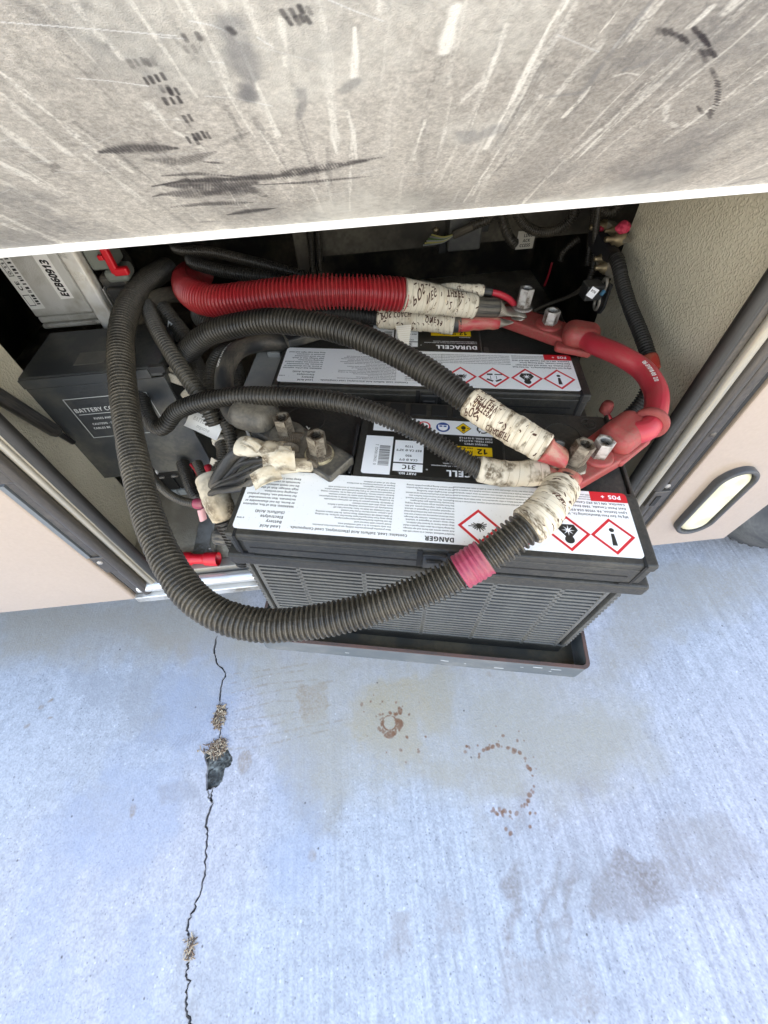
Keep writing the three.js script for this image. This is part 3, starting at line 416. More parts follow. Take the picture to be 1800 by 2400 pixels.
  for (let k = 0; k < 60; k++) { const x = rr(-0.2, 0.26), t = rr(0, 0.19), a = rr(-0.5, 0.5), l = rr(0.006, 0.03); S.stroke([[x, t], [x + l * Math.cos(a), t + l * Math.sin(a)]], rr(0.0003, 0.0006), [0.62, 0.62, 0.60], rr(0.25, 0.6), { s: k }); }
  const ds = (l, w, c = drk, a = 0.6, o = 0, opt = {}) => S.stroke(D(l, 0.5425, o), w, c, a, { rag: 0.8, broken: 0.3, soft: 0.6, s: l[0][1], ...opt });
  ds([[1000, 110], [1040, 230], [1080, 330], [1075, 410]], 0.009, [0.17, 0.17, 0.175], 0.62); ds([[1300, 390], [1310, 440], [1290, 510]], 0.004, [0.16, 0.16, 0.165], 0.5); ds([[1540, 350], [1480, 395]], 0.004, [0.19, 0.19, 0.19], 0.5); ds([[990, 125], [1010, 142]], 0.0026, blk, 0.75); ds([[1050, 370], [1080, 425]], 0.006, [0.14, 0.14, 0.145], 0.55);
  ds([[1160, 0], [1000, 200], [860, 400], [700, 420]], 0.003, [0.20, 0.20, 0.20], 0.5, 900); ds([[480, 560], [380, 600], [350, 570]], 0.008, [0.2, 0.2, 0.2], 0.5, 900); ds([[1659, 760], [1560, 780], [1460, 805]], 0.006, [0.19, 0.18, 0.165], 0.6, 900, { taper: true }); ds([[1200, 240], [1090, 290], [1040, 300]], 0.003, [0.2, 0.2, 0.2], 0.45, 900);
  // black rub marks with the comb of a ribbed hose in them
  const rub = (l, w, a, dash = 0.0013) => { w *= 1.35; S.stroke(D(l), w, blk, a, { rag: 0.7, broken: 0.34, soft: 0.8, s: l[0][0], taper: true }); S.stroke(D(l), w * 0.8, blk, a * 0.7, { rag: 0.8, broken: 0.3, dash, s: l[0][1], taper: true }); };
  rub([[435, 657], [580, 640], [760, 640]], 0.0075, 0.75); rub([[640, 690], [780, 700], [930, 655]], 0.006, 0.42); rub([[660, 805], [800, 780], [1000, 775], [1200, 760], [1659, 678]], 0.006, 0.8); rub([[700, 760], [860, 750], [1100, 770]], 0.003, 0.6); rub([[720, 800], [920, 810], [1100, 790]], 0.010, 0.7); rub([[700, 840], [900, 835], [1080, 820], [1140, 845]], 0.010, 0.62); rub([[1080, 800], [1300, 790], [1659, 755]], 0.002, 0.6); rub([[740, 895], [900, 880], [1090, 875]], 0.0045, 0.6); rub([[985, 928], [1080, 912], [1185, 900]], 0.0045, 0.8); rub([[660, 850], [700, 840]], 0.002, 0.7); rub([[880, 700], [960, 705]], 0.0016, 0.7); rub([[850, 960], [960, 955]], 0.0022, 0.3); rub([[930, 640], [1080, 570]], 0.0022, 0.35); rub([[230, 745], [240, 705]], 0.004, 0.3);
  const dash = (x, y, dx, dy, w, a, o = 0) => S.stroke(D([[x - dx / 2, y - dy / 2], [x + dx / 2, y + dy / 2]], 0.5425, o), w, blk, a, { rag: 0.5, broken: 0.22, soft: 0.6, s: x });
  for (const [x, y, a] of [[565, 275, 0.5], [590, 270, 0.45], [618, 265, 0.5], [640, 270, 0.6], [665, 268, 0.4], [632, 350, 0.85], [655, 345, 0.85], [680, 338, 0.9], [705, 330, 0.8], [700, 385, 0.6], [735, 395, 0.9], [765, 395, 0.85], [715, 438, 0.85], [745, 435, 0.9], [775, 430, 0.9], [730, 385, 0.6], [800, 515, 0.7], [822, 508, 0.75], [815, 535, 0.4], [815, 605, 0.8], [840, 592, 0.85], [858, 590, 0.85], [880, 582, 0.85], [900, 585, 0.75], [850, 610, 0.7], [1225, 60, 0.7], [1265, 55, 0.7], [1300, 40, 0.85], [1335, 45, 0.5], [1250, 92, 0.85], [1285, 90, 0.85], [1305, 80, 0.8], [1330, 85, 0.8], [800, 165, 0.7], [858, 157, 0.65], [760, 175, 0.3], [805, 215, 0.35], [840, 212, 0.35]]) dash(x, y, 16, 26, 0.0014, a);
  for (const [x, y, a] of [[1190, 135, 0.4], [1215, 138, 0.75], [1240, 140, 0.8], [1262, 155, 0.8], [1285, 165, 0.85], [1305, 175, 0.8], [1345, 130, 0.85], [1365, 150, 0.9], [1380, 165, 0.95], [1390, 180, 0.95], [1400, 190, 0.9], [1370, 225, 0.6], [1385, 230, 0.7], [1410, 225, 0.85], [1425, 235, 0.85], [1385, 255, 0.55], [1418, 305, 0.5], [1428, 325, 0.5], [1360, 470, 0.65], [1370, 480, 0.5], [1412, 485, 0.7], [1405, 500, 0.6]]) dash(x, y, 12, 22, 0.0015, a, 900);
  for (let k = 0; k < 12; k++) dash(1440 + 8 * Math.sin(k / 3.6) - k * 0.9 + (k > 8 ? -(k - 8) * 4 : 0), 350 + k * 11.5, 20, 7, 0.0008, 0.85, 900);
  const dm = std({ map: S.tex(), roughness: 0.5, metalness: 0.15, bumpMap: bumpRep(grainBump, 30, 18), bumpScale: 0.00015 });
  const quad = (x0, x1, t0, t1, off) => { // underside sheet of the door
    const g = new THREE.PlaneGeometry(1, 1, 1, 1), p = g.attributes.position, uv = g.attributes.uv, cs = [[x0, t0], [x1, t0], [x0, t1], [x1, t1]];
    for (let i = 0; i < 4; i++) { const [x, t] = cs[i], q = DO.clone().addScaledVector(DU, t).addScaledVector(DN, off); p.setXYZ(i, x, q.y, q.z); uv.setXY(i, (x + 0.37) / 0.75, t / 0.46); }
    g.computeVertexNormals(); return g;
  };
  const doorPanel = part('compartment_door', quad(-0.36, 0.37, 0, 0.455, 0), dm, home);
  { const g = box(-0.362, 0.372, 0.001, 0.028, 0, 0.458, 0.004); g.applyMatrix4(new THREE.Matrix4().makeBasis(V(1, 0, 0), DN, DU).setPosition(DO)); part('door_skin', g, paint, doorPanel); }
  part('door_hinge_trim', box(-0.3535, 0.368, 0.7030, 0.7080, -0.0045, 0.0026, 0.0012), whiteTrimMat, home);
  // gas strut
  { const a = V(-0.343, 0.476, -0.100), b = V(-0.297, 0.712, 0.020), q = a.clone().lerp(b, 0.14), q2 = a.clone().lerp(b, 0.19);
    const st = part('gas_strut', [rod(q, b, 0.0072, 16), rod(q.clone().lerp(q2, -0.4), q2, 0.0060, 16)], std({ map: rep(dusty([0.014, 0.014, 0.015], [0.06, 0.055, 0.045], 0.3, 471), 8, 3), roughness: 0.3 }), home);
    part('strut_rod', rod(a, q, 0.0032, 12), std({ color: new THREE.Color(0.02, 0.02, 0.02), roughness: 0.3, metalness: 0.4 }), st); }
  // marker light beside the opening
  { const o = (x0, x1, y0, y1, sk) => { const r = (x1 - x0) / 2, s = new THREE.Shape(); s.absarc((x0 + x1) / 2, y1 - r, r, 0, Math.PI); s.absarc((x0 + x1) / 2, y0 + r, r, Math.PI, 2 * Math.PI); s.closePath(); return s; };
    const rim = o(0.403, 0.4535, 0.302, 0.432); rim.holes.push(new THREE.Path(o(0.4085, 0.448, 0.3075, 0.4265).getPoints(24)));
    const g = new THREE.ExtrudeGeometry(rim, { depth: 0.006, bevelEnabled: true, bevelSize: 0.0022, bevelThickness: 0.003, bevelOffset: -0.0022, bevelSegments: 4, curveSegments: 24 });
    const ml = part('marker_light', boxUV(g), std({ map: rep(even([0.045, 0.046, 0.048], [0.11, 0.105, 0.095], 0.3, 475), 8, 8), roughness: 0.5 }), home);
    const lg = new THREE.ExtrudeGeometry(o(0.4090, 0.4475, 0.3080, 0.4260), { depth: 0.001, bevelEnabled: true, bevelSize: 0.010, bevelThickness: 0.0075, bevelOffset: -0.010, bevelSegments: 6, curveSegments: 24 });
    part('lens', boxUV(lg), std({ map: rep(dusty([0.70, 0.66, 0.47], [0.60, 0.55, 0.33], 0.4, 477, 4), 12, 12), roughness: 0.3 }), ml); }
  // wheel
  { const tm = std({ map: rep(dusty([0.035, 0.036, 0.038], [0.09, 0.09, 0.085], 0.4, 481), 4, 4), roughness: 0.8 }), X = 0.93, R = 0.42, q = 0.42 / 0.465;
    const prof = [[0.26, 0], [0.29, -0.004], [0.30, 0.004], [0.36, 0.016], [0.405, 0.016], [0.412, 0.018], [0.43, 0.012], [0.452, -0.004], [0.462, -0.02], [0.465, -0.05], [0.458, -0.053], [0.458, -0.06], [0.465, -0.063], [0.465, -0.12], [0.458, -0.123], [0.458, -0.13], [0.465, -0.133], [0.465, -0.19], [0.455, -0.22], [0.40, -0.24], [0.26, -0.225]];
    const wh = part('tyre', lathe(prof.map(([a, b]) => [a * q, b]), V(X, R, -0.085), V(0, 0, 1), 96), tm, home);
    const lugs = []; for (let k = 0; k < 72; k++) { const a = k / 72 * 6.2832, g = box(-0.006, 0.006, 0.440 * q, 0.4570 * q, -0.045, -0.004, 0.003); g.applyMatrix4(new THREE.Matrix4().makeRotationZ(a)); g.translate(X, R, -0.085); lugs.push(g); }
    part('tread', lugs, tm, wh);
    part('rim', lathe([[0.001, -0.10], [0.10, -0.10], [0.12, -0.06], [0.18, -0.07], [0.225, -0.02], [0.236, -0.006], [0.236, -0.2]], V(X, R, -0.085), V(0, 0, 1), 64), alu(483), wh);
    part('mud_flap', box(0.512, 0.66, 0.14, 0.30, -0.40, -0.392), blkMat, home); }
  settle(home);
}
// ---------------------------------------------------------------- batteries on their sliding tray
const frame = (o, ry, rx, rz) => new THREE.Matrix4().compose(o, new THREE.Quaternion().setFromEuler(new THREE.Euler(rx * D2R, ry * D2R, rz * D2R, 'YXZ')), V(1, 1, 1));
const FM = frame(V(-0.1128, 0.538, 0.0925), -10.777, 0.411, -1.922), RM = frame(V(-0.0889, 0.5392, -0.0889), -8.945, 0.411, -1.922);
const fw = (x, h, z) => V(x / 1000, h / 1000, z / 1000).applyMatrix4(FM), rw = (x, h, z) => V(x / 1000, h / 1000, z / 1000).applyMatrix4(RM);
const mb = (x0, x1, y0, y1, z0, z1, r = 0) => box(x0 / 1000, x1 / 1000, y0 / 1000, y1 / 1000, z0 / 1000, z1 / 1000, r / 1000);
const INK = '#26241f';
const lines = (g, x, y, w, n, lh, fs, txt, al = 'left') => { g.font = `bold ${fs}px sans-serif`; g.textAlign = al; for (let i = 0; i < n; i++) g.fillText(txt[i % txt.length], x, y + i * lh, w); g.textAlign = 'left'; };
// lower label strip, read from behind the battery
const stripTex = canvasTex(2048, 400, (g, W, H) => {
  const k = W / 312; g.fillStyle = '#f6f6f3'; g.fillRect(0, 0, W, H); const X = (m) => (312 - m) * k;
  const dia = (cx) => { const x = X(cx), y = 18 * k, r = 15 * k; g.lineWidth = 2.1 * k; g.strokeStyle = '#d3202a'; g.fillStyle = '#fff'; g.beginPath(); g.moveTo(x, y - r); g.lineTo(x + r, y); g.lineTo(x, y + r); g.lineTo(x - r, y); g.closePath(); g.fill(); g.stroke(); g.fillStyle = INK; return [x, y]; };
  let [x, y] = dia(293); g.beginPath(); g.moveTo(x - 1.9 * k, y - 8.5 * k); g.lineTo(x + 1.9 * k, y - 8.5 * k); g.lineTo(x + 1.2 * k, y + 2.2 * k); g.lineTo(x - 1.2 * k, y + 2.2 * k); g.fill(); g.beginPath(); g.arc(x, y + 5.5 * k, 1.9 * k, 0, 7); g.fill();
  [x, y] = dia(260); g.beginPath(); g.arc(x, y - 6 * k, 3.6 * k, 0, 7); g.fill(); g.beginPath(); g.moveTo(x - 2 * k, y - 4 * k); g.lineTo(x - 7.5 * k, y + 3 * k); g.lineTo(x - 5 * k, y + 8 * k); g.lineTo(x + 5 * k, y + 8 * k); g.lineTo(x + 7.5 * k, y + 3 * k); g.lineTo(x + 2 * k, y - 4 * k); g.fill(); g.fillStyle = '#fff'; g.beginPath(); for (let i = 0; i < 16; i++) { const a = i / 16 * 6.283, r = (i % 2 ? 1.3 : 5.2) * k; g.lineTo(x + Math.cos(a) * r, y + 2.5 * k + Math.sin(a) * r); } g.fill();
  [x, y] = dia(226); g.fillRect(x - 9 * k, y + 4 * k, 8 * k, 1.6 * k); g.fillRect(x + 1 * k, y + 3.5 * k, 6 * k, 2.6 * k); for (const s of [-1, 1]) { g.save(); g.translate(x + s * 4.5 * k, y - 5 * k); g.rotate(s * 0.5); g.fillRect(-3.5 * k, -1.2 * k, 7 * k, 2.4 * k); g.restore(); for (let i = 0; i < 3; i++) g.fillRect(x + s * 3 * k, y - 3 * k + i * 2 * k, 0.8 * k, 1.2 * k); }
  [x, y] = dia(192); g.beginPath(); g.arc(x, y + 0.5 * k, 2.4 * k, 0, 7); g.fill(); g.strokeStyle = INK; for (let i = 0; i < 15; i++) { const a = i / 15 * 6.283, r = (3.4 + 3.6 * hash(i, 1, 2)) * k, q = 2.6 * k; g.lineWidth = 0.8 * k; g.beginPath(); g.moveTo(x + Math.cos(a) * q, y + Math.sin(a) * q * 0.7); g.lineTo(x + Math.cos(a) * r * 1.2, y + Math.sin(a) * r * 0.75); g.stroke(); }
  g.fillStyle = INK; g.font = `900 ${5.6 * k}px sans-serif`; g.fillText('DANGER', X(173), 5.6 * k, 32 * k); g.font = `bold ${3.2 * k}px sans-serif`; g.fillText('Contains: Lead, Sulfuric Acid (Electrolyte), Lead Compounds.', X(137), 5.4 * k, 92 * k);
  const para = ['Harmful if swallowed, inhaled, or in contact with skin.', 'Acid causes severe skin burns and eye damage.', 'May damage fertility or the unborn child if ingested or inhaled.', 'May cause harm to breast-fed children.', 'May cause cancer if ingested or inhaled.', 'Causes skin irritation, serious eye damage.', 'Contact with internal components may cause irritation or severe burns.', 'Causes damage to central nervous system, blood and kidneys through prolonged', 'or repeated exposure if ingested or inhaled.', 'Irritating to eyes, respiratory system, and skin.', 'May form explosive air/gas mixture during charging.', 'Extremely flammable gas (hydrogen).', 'Explosive, fire, blast or projection hazard.', 'Obtain special instructions before use.', 'Do not handle until all safety precautions have been read and understood.', 'Wash thoroughly after handling.', 'Do not eat drink or smoke when using this product.', 'Avoid contact during pregnancy/while nursing.'];
  g.fillStyle = '#3a3833'; const put = (tx, mx, y0, n, lh, fs, w, o = 0) => { g.font = `bold ${fs * k}px sans-serif`; for (let i = 0; i < n; i++) { const s = tx[(i + o) % tx.length]; g.fillText(s, X(mx), (y0 + i * lh) * k, Math.min(w * k, g.measureText(s).width)); } };
  put(para, 173, 9.5, 18, 2.72, 2.0, 40);
  const para2 = ['Wear protective gloves/protective clothing, eye protection/face protection.', 'Use only outdoors or in a well ventilated area.', 'Avoid contact with internal acid.', 'Do not breathe dust/fume/gas/mist/vapors/spray.', 'Keep away from heat/sparks/open flames/hot surfaces. No smoking.', 'IF SWALLOWED OR CONSUMED: Rinse mouth. Do NOT induce vomiting.', 'Call a poison center/doctor if you feel unwell.', 'IF ON CLOTHING OR SKIN (or hair): Remove/Take off', 'immediately all contaminated clothing and wash it before', 'reuse. Rinse skin with water/shower.', 'IF INHALED: Remove person to fresh air and keep comfortable', 'for breathing. Immediately call a POISON CENTER or doctor/physician.', 'IF IN EYES: Rinse cautiously with water for several minutes.', 'Remove contact lenses, if present and easy to do. Continue rinsing.', 'If exposed/concerned, or if you feel unwell seek medical advice.', 'Store locked up, in a well ventilated area, in accordance with', 'local and national regulation.', 'Dispose of contents/container in accordance', 'Keep out of reach of children.'];
  put(para2, 124, 9.2, 19, 2.6, 1.9, 62);
  g.fillStyle = INK; put(['Lead Acid', 'Battery', 'Electrolyte', '(Sulfuric Acid)'], 38, 5, 4, 4.6, 3.6, 30); put(['WARNING: Risk of fire, explosion', 'or burns. Do not disassemble or', 'incinerate. Not recommended', 'for inverted use. Follow product', 'charging instructions.', 'High Voltage: Risk of shock.', 'Do not touch uninsulated', 'terminals or connectors.', 'Keep Vent Caps Tight and Level'], 44, 25, 9, 3.6, 2.7, 42);
  g.font = `bold ${2 * k}px sans-serif`; g.fillText('4-7810', X(7), 11 * k, 7 * k);
  put(['Mfg by: East Penn Manufacturing Co., 102 Deka Road,', 'Lyon Station, PA 19536 USA 610-682-6361', 'East Penn Canada, 1840 Energy Drive,', 'Courtice, ON L1E 2R2 Canada 905-427-3035'], 309, 38, 4, 4.0, 3.0, 62);
  g.fillStyle = '#3a3833'; const leg = ['WARNING: Battery posts, terminals, and related accessories contain lead and lead compounds, chemicals known to the State of', 'California to cause cancer and birth defects or other reproductive harm. WASH HANDS AFTER HANDLING.', 'ADVERTENCIA: Los bornes, terminales y accesorios relacionados de la bateria contienen plomo y compuestos de plomo,', 'sustancias quimicas conocidas por el Estado de California como causantes de cancer y danos reproductivos.', 'AVERTISSEMENT: Les bornes, les poles et les accessoires de batteries contiennent du plomb et des composes de plomb,', 'produits chimiques connus dans l Etat de California pour causer le cancer. SE LAVER LES MAINS APRES MANIPULATION.'];
  put(leg, 246, 42, 6, 2.9, 2.0, 74); put(leg, 284, 53, 3, 2.3, 1.8, 36, 2);
  g.fillStyle = '#d3202a'; g.fillRect(0, 51 * k, 29 * k, 10 * k); g.fillStyle = '#fff'; g.font = `900 ${5.4 * k}px sans-serif`; g.fillText('POS  +', 4.5 * k, 58 * k, 22 * k);
  g.fillStyle = 'rgba(120,110,90,0.10)'; for (let i = 0; i < 500; i++) { g.beginPath(); g.arc(hash(i, 1, 3) * W, hash(i, 2, 3) * H, 1 + 3 * hash(i, 4, 3), 0, 7); g.fill(); }
});
// upper dark label: x 93..216, depth 66..138
const topTex = canvasTex(1024, 600, (g, W, H) => {
  const k = W / 123, X = (m) => (216 - m) * k, Y = (d) => (d - 66) * k; g.fillStyle = '#23211c'; g.fillRect(0, 0, W, H);
  g.fillStyle = '#f2f3f3'; g.fillRect(X(118), Y(66), 25 * k, 46 * k); g.fillRect(X(216), Y(119), 118 * k, 19 * k);
  g.fillRect(X(146), Y(70.5), 26 * k, 9 * k); g.fillRect(X(146), Y(81), 26 * k, 27 * k);
  g.fillStyle = '#f2f3f3'; g.font = `bold ${3.6 * k}px sans-serif`; g.fillText('PART NO.', X(141), Y(69.6), 17 * k); g.fillStyle = INK; g.font = `bold ${7 * k}px sans-serif`; g.fillText('31C', X(140), Y(78.2)); g.font = `bold ${3.4 * k}px sans-serif`; g.textAlign = 'center';
  for (const [t, d] of [['CCA @ 0°F', 85.5], ['950', 90.5], ['REF CA @ 32°F', 97], ['1170', 102]]) g.fillText(t, X(133), Y(d), 24 * k); g.textAlign = 'left';
  for (let i = 0, p = 0; p < 24; i++) { const w = 0.35 + 0.5 * hash(i, 7, 7); if (i % 2 === 0) g.fillRect(X(116), Y(76 + p), 9.5 * k, w * k); p += w; } g.save(); g.translate(X(105), Y(76)); g.rotate(Math.PI / 2); g.font = `${3.2 * k}px sans-serif`; g.fillText('0  33963 00422  2', 0, 0, 26 * k); g.restore();
  g.fillStyle = '#fff'; g.font = `900 ${9.4 * k}px sans-serif`; g.fillText('DURACELL', X(213), Y(75), 62 * k); g.font = `${2.2 * k}px sans-serif`; g.fillText('®', X(150.6), Y(75)); g.font = `bold ${2 * k}px sans-serif`; g.fillText('is a registered trademark, used under license. All rights reserved.', X(213), Y(80.5), 60 * k); g.fillText('as applicable in the United States and other countries.', X(213), Y(83.5), 50 * k);
  g.fillStyle = '#f2c811'; g.fillRect(X(207), Y(94), 46 * k, 11 * k); g.fillStyle = '#16140f'; g.font = `900 ${8.5 * k}px sans-serif`; g.fillText('12', X(203), Y(102.6)); g.font = `bold ${5 * k}px sans-serif`; g.fillText('Month', X(190), Y(100)); g.font = `bold ${2.6 * k}px sans-serif`; g.fillText('FREE Replacement', X(190), Y(103.8), 22 * k);
  g.fillStyle = '#eee'; g.font = `bold ${2.6 * k}px sans-serif`; g.fillText('REQUIRED', X(206), Y(92.8), 14 * k); g.textAlign = 'center'; g.font = `bold ${3 * k}px sans-serif`; for (const [t, d] of [['TORQUE SPECS', 109.5], ['POST TERM.: 4-6 FT-LB', 113.3], ['STUD TERM.: 8-10 FT-LB', 117]]) g.fillText(t, X(193), Y(d), 30 * k); g.textAlign = 'left';
  const cy = Y(128.5), r = 6.4 * k; const disc = (m, c) => { g.fillStyle = c; g.beginPath(); g.arc(X(m), cy, r, 0, 7); g.fill(); };
  disc(127, '#23468f'); g.fillStyle = '#fff'; g.beginPath(); g.arc(X(127), cy + k, 3.6 * k, 0, 7); g.fill(); g.strokeStyle = '#23468f'; g.lineWidth = k; g.beginPath(); g.moveTo(X(130), cy - k); g.lineTo(X(124), cy + 3 * k); g.stroke();
  disc(145, '#d3202a'); g.fillStyle = '#fff'; g.beginPath(); g.arc(X(145), cy, 5 * k, 0, 7); g.fill(); g.fillStyle = INK; g.fillRect(X(147.5), cy - 1.2 * k, 6 * k, 1.6 * k); g.beginPath(); g.arc(X(143.5), cy + 0.8 * k, 2 * k, 0, 7); g.fill(); g.strokeStyle = '#d3202a'; g.lineWidth = 1.2 * k; g.beginPath(); g.moveTo(X(149), cy - 4 * k); g.lineTo(X(141), cy + 4 * k); g.stroke();
  disc(163, '#23468f'); g.fillStyle = '#fff'; g.beginPath(); g.arc(X(163), cy, 4.6 * k, Math.PI, 0); g.fill(); g.fillRect(X(167.6), cy - 0.4 * k, 9.2 * k, 3.4 * k); g.fillStyle = '#23468f'; g.fillRect(X(166.2), cy + 0.4 * k, 2.7 * k, 1.8 * k); g.fillRect(X(162.4), cy + 0.4 * k, 2.7 * k, 1.8 * k);
  g.fillStyle = '#f2c811'; g.strokeStyle = INK; g.lineWidth = 0.5 * k; g.beginPath(); g.moveTo(X(182), cy - 7 * k); g.lineTo(X(175), cy); g.lineTo(X(182), cy + 7 * k); g.lineTo(X(189), cy); g.closePath(); g.fill(); g.stroke(); g.fillStyle = INK; g.beginPath(); g.ellipse(X(182), cy + 0.6 * k, 2.2 * k, 2.6 * k, 0, 0, 7); g.fill(); g.fillRect(X(183.5), cy - 4 * k, 3 * k, 1.4 * k); g.fillRect(X(187), cy - 0.5 * k, 2 * k, 0.8 * k);
  g.strokeStyle = INK; g.lineWidth = 1.5 * k; for (let i = 0; i < 3; i++) { const a = i * 2.094 - 0.6; g.beginPath(); g.arc(X(200), cy, 5 * k, a, a + 1.5); g.stroke(); g.fillStyle = INK; g.beginPath(); const b = a + 1.7; g.moveTo(X(200) + Math.cos(b) * 3 * k, cy + Math.sin(b) * 3 * k); g.lineTo(X(200) + Math.cos(b) * 7 * k, cy + Math.sin(b) * 7 * k); g.lineTo(X(200) + Math.cos(b + 0.45) * 5 * k, cy + Math.sin(b + 0.45) * 5 * k); g.fill(); }
});
const labelSheet = (x0, x1, z0, z1, y, r) => { // rounded thin label, turned so that it reads from behind
  const g = slab(rrShape(x0 / 1000, x1 / 1000, -z1 / 1000, -z0 / 1000, r / 1000), 0.0004), p = g.attributes.position, uv = g.attributes.uv;
  for (let i = 0; i < p.count; i++) uv.setXY(i, (x1 / 1000 - p.getX(i)) / (x1 - x0) * 1000, 1 - (z1 / 1000 - p.getZ(i)) / (z1 - z0) * 1000);
  g.translate(0, y / 1000, 0); return g;
};
function makeBattery(label) {
  const t = thing('battery', label, 'battery');
  // case: core, corner posts, louvre ribs with dividers
  part('case_core', mb(-1, 317, -221, -44, -159, -7, 3), std({ color: new THREE.Color(0.012, 0.012, 0.012), roughness: 0.8 }), t);
  part('case', [mb(-6, 322, -54, -44, -163, -1, 2), mb(-6, 322, -221, -200, -163, -1, 2)], caseMat, t);
  const ribs = [];
  for (let k = 0; k < 21; k++) { const y = -60.5 - k * 6.85; ribs.push(mb(3, 309, y - 1.75, y + 1.75, -7.2, -0.8, 0.6), mb(316.8, 321.5, y - 2.2, y + 2.2, -158, -8, 0.7), mb(-6, -0.8, y - 2.2, y + 2.2, -158, -8, 0.7)); }
  part('louvre_ribs', ribs, ribMat, t);
  for (const x of [41, 100.5, 160, 216.5, 274]) { const g = [mb(x - 2.2, x + 2.2, -203, -54, -7, -0.8, 0.8)]; for (let k = 0; k < 21; k++) { const y = -60.5 - k * 6.85; g.push(mb(x - 4, x + 4, y - 1.9, y + 1.9, -7, -0.9, 0.9)); } part('divider', g, ribMat, t); }
  for (const [a, b] of [[0.5, 4.5], [309, 313], [-6.5, -3], [318.5, 322.5]]) part('corner_post', mb(a, b, -203, -53, -8, -0.8, 0.9), ribMat, t);
  for (const x of [-5.5, 321.5]) { const g = []; for (let k = 0; k < 21; k++) { const y = -57 - k * 6.85; g.push(mb(x - 1.4, x + 1.4, y - 1.6, y + 1.6, -5.4, -0.2, 0.5)); } part('corner_beads', g, ribMat, t); }
  // lid
  part('flange', mb(-12, 329.5, -44.5, -30, -168, 8, 3), caseMat, t);
  part('lid', [mb(-4, 321, -30.5, -8, -166, 5.2, 3), mb(8, 311, -26, -6.2, -40, 6.8, 0.9), mb(-4.8, 321.6, -9, 0, -60, 6.2, 2.4), mb(321, 324, -13, -6, -166, -36, 1.0)], caseMat, t);
  part('lid_step', [mb(86, 214, -10, -0.8, -140, -59.2, 2), mb(84, 216, -9, -4, -166, -139, 1.5), mb(-4.8, 321.6, -4, -2.2, -63.5, -58, 0.8)], caseMat, t);
  part('lid_slit', [mb(2.2, 4.4, -26, 0.35, -6, 7.4), mb(2.2, 13, -28, -25.4, 4, 7.5), mb(310.4, 312.6, -26, 0.35, -8, 7.4), mb(303, 312.6, -28, -25.4, 4, 7.5), mb(12, 305, -16.6, -15.4, 5, 7.1)], std({ color: new THREE.Color(0.008, 0.008, 0.008), roughness: 0.8 }), t);
  part('latch', [mb(150, 168, -24, -4, 4, 9.2, 1.5), mb(152.5, 165.5, -13.5, -9.5, 4, 11.4, 1.6)], blkMat, t); part('latch_recess', [mb(145.5, 149.5, -25, -1, 3, 7.3), mb(168.5, 172.5, -25, -1, 3, 7.3)], std({ color: new THREE.Color(0.008, 0.008, 0.008), roughness: 0.8 }), t);
  // ridges and vent slots around the raised middle
  part('ridge', [mb(81.5, 84.5, -9, -1.5, -128, -66, 1), mb(215.5, 218.5, -9, -1.5, -128, -66, 1), mb(73, 80, -9, -5, -82, -66, 1.5), mb(220, 227, -9, -5, -82, -66, 1.5)], blkMat, t);
  const vents = []; for (let k = 0; k < 6; k++) vents.push(mb(90 + k * 20.5, 106 + k * 20.5, -6, -3.2, -163, -147, 1)); part('vent_slot', vents, std({ color: new THREE.Color(0.012, 0.012, 0.011), roughness: 0.7 }), t);
  const ringG = (x, z, r) => { const g = new THREE.TorusGeometry(r / 1000, 0.0006, 6, 40); g.rotateX(Math.PI / 2); g.translate(x / 1000, -0.0078, z / 1000); return g; };
  part('terminal_ring', [ringG(276, -134, 17), ringG(28, -136, 20), ringG(303, -153, 7), mb(298, 308, -8.4, -7, -154, -152, 0.3), mb(302, 304, -8.4, -7, -158, -148, 0.3)], caseMat, t);
  part('label', labelSheet(0, 312, -61, -0.2, 0.05, 3.5), std({ map: stripTex, roughness: 0.5 }), t);
  part('label', labelSheet(93, 216, -138, -66, -0.75, 2.5), std({ map: topTex, roughness: 0.5 }), t);
  { const dt = canvasTex(64, 32, (g) => { g.clearRect(0, 0, 64, 32); g.fillStyle = '#e4e2da'; g.font = 'bold 30px sans-serif'; g.fillText('11/', 6, 27); }), g = new THREE.PlaneGeometry(0.017, 0.0085); g.rotateX(-Math.PI / 2); g.rotateY(-2.5); g.translate(0.030, -0.0076, -0.122); part('date_code', g, std({ map: dt, transparent: true, alphaTest: 0.4, roughness: 0.7 }), t); }
  return t;
}
const front = makeBattery('front black lead-acid battery hanging half outside the motorhome compartment'); front.applyMatrix4(FM);
{ // the second battery, its own label behind the first
  const b = front.clone(); b.name = numbered('battery'); b.userData = { label: 'rear black lead-acid battery inside the compartment behind the front one', category: 'battery' }; scene.add(b);
  RM.decompose(b.position, b.quaternion, b.scale);
}
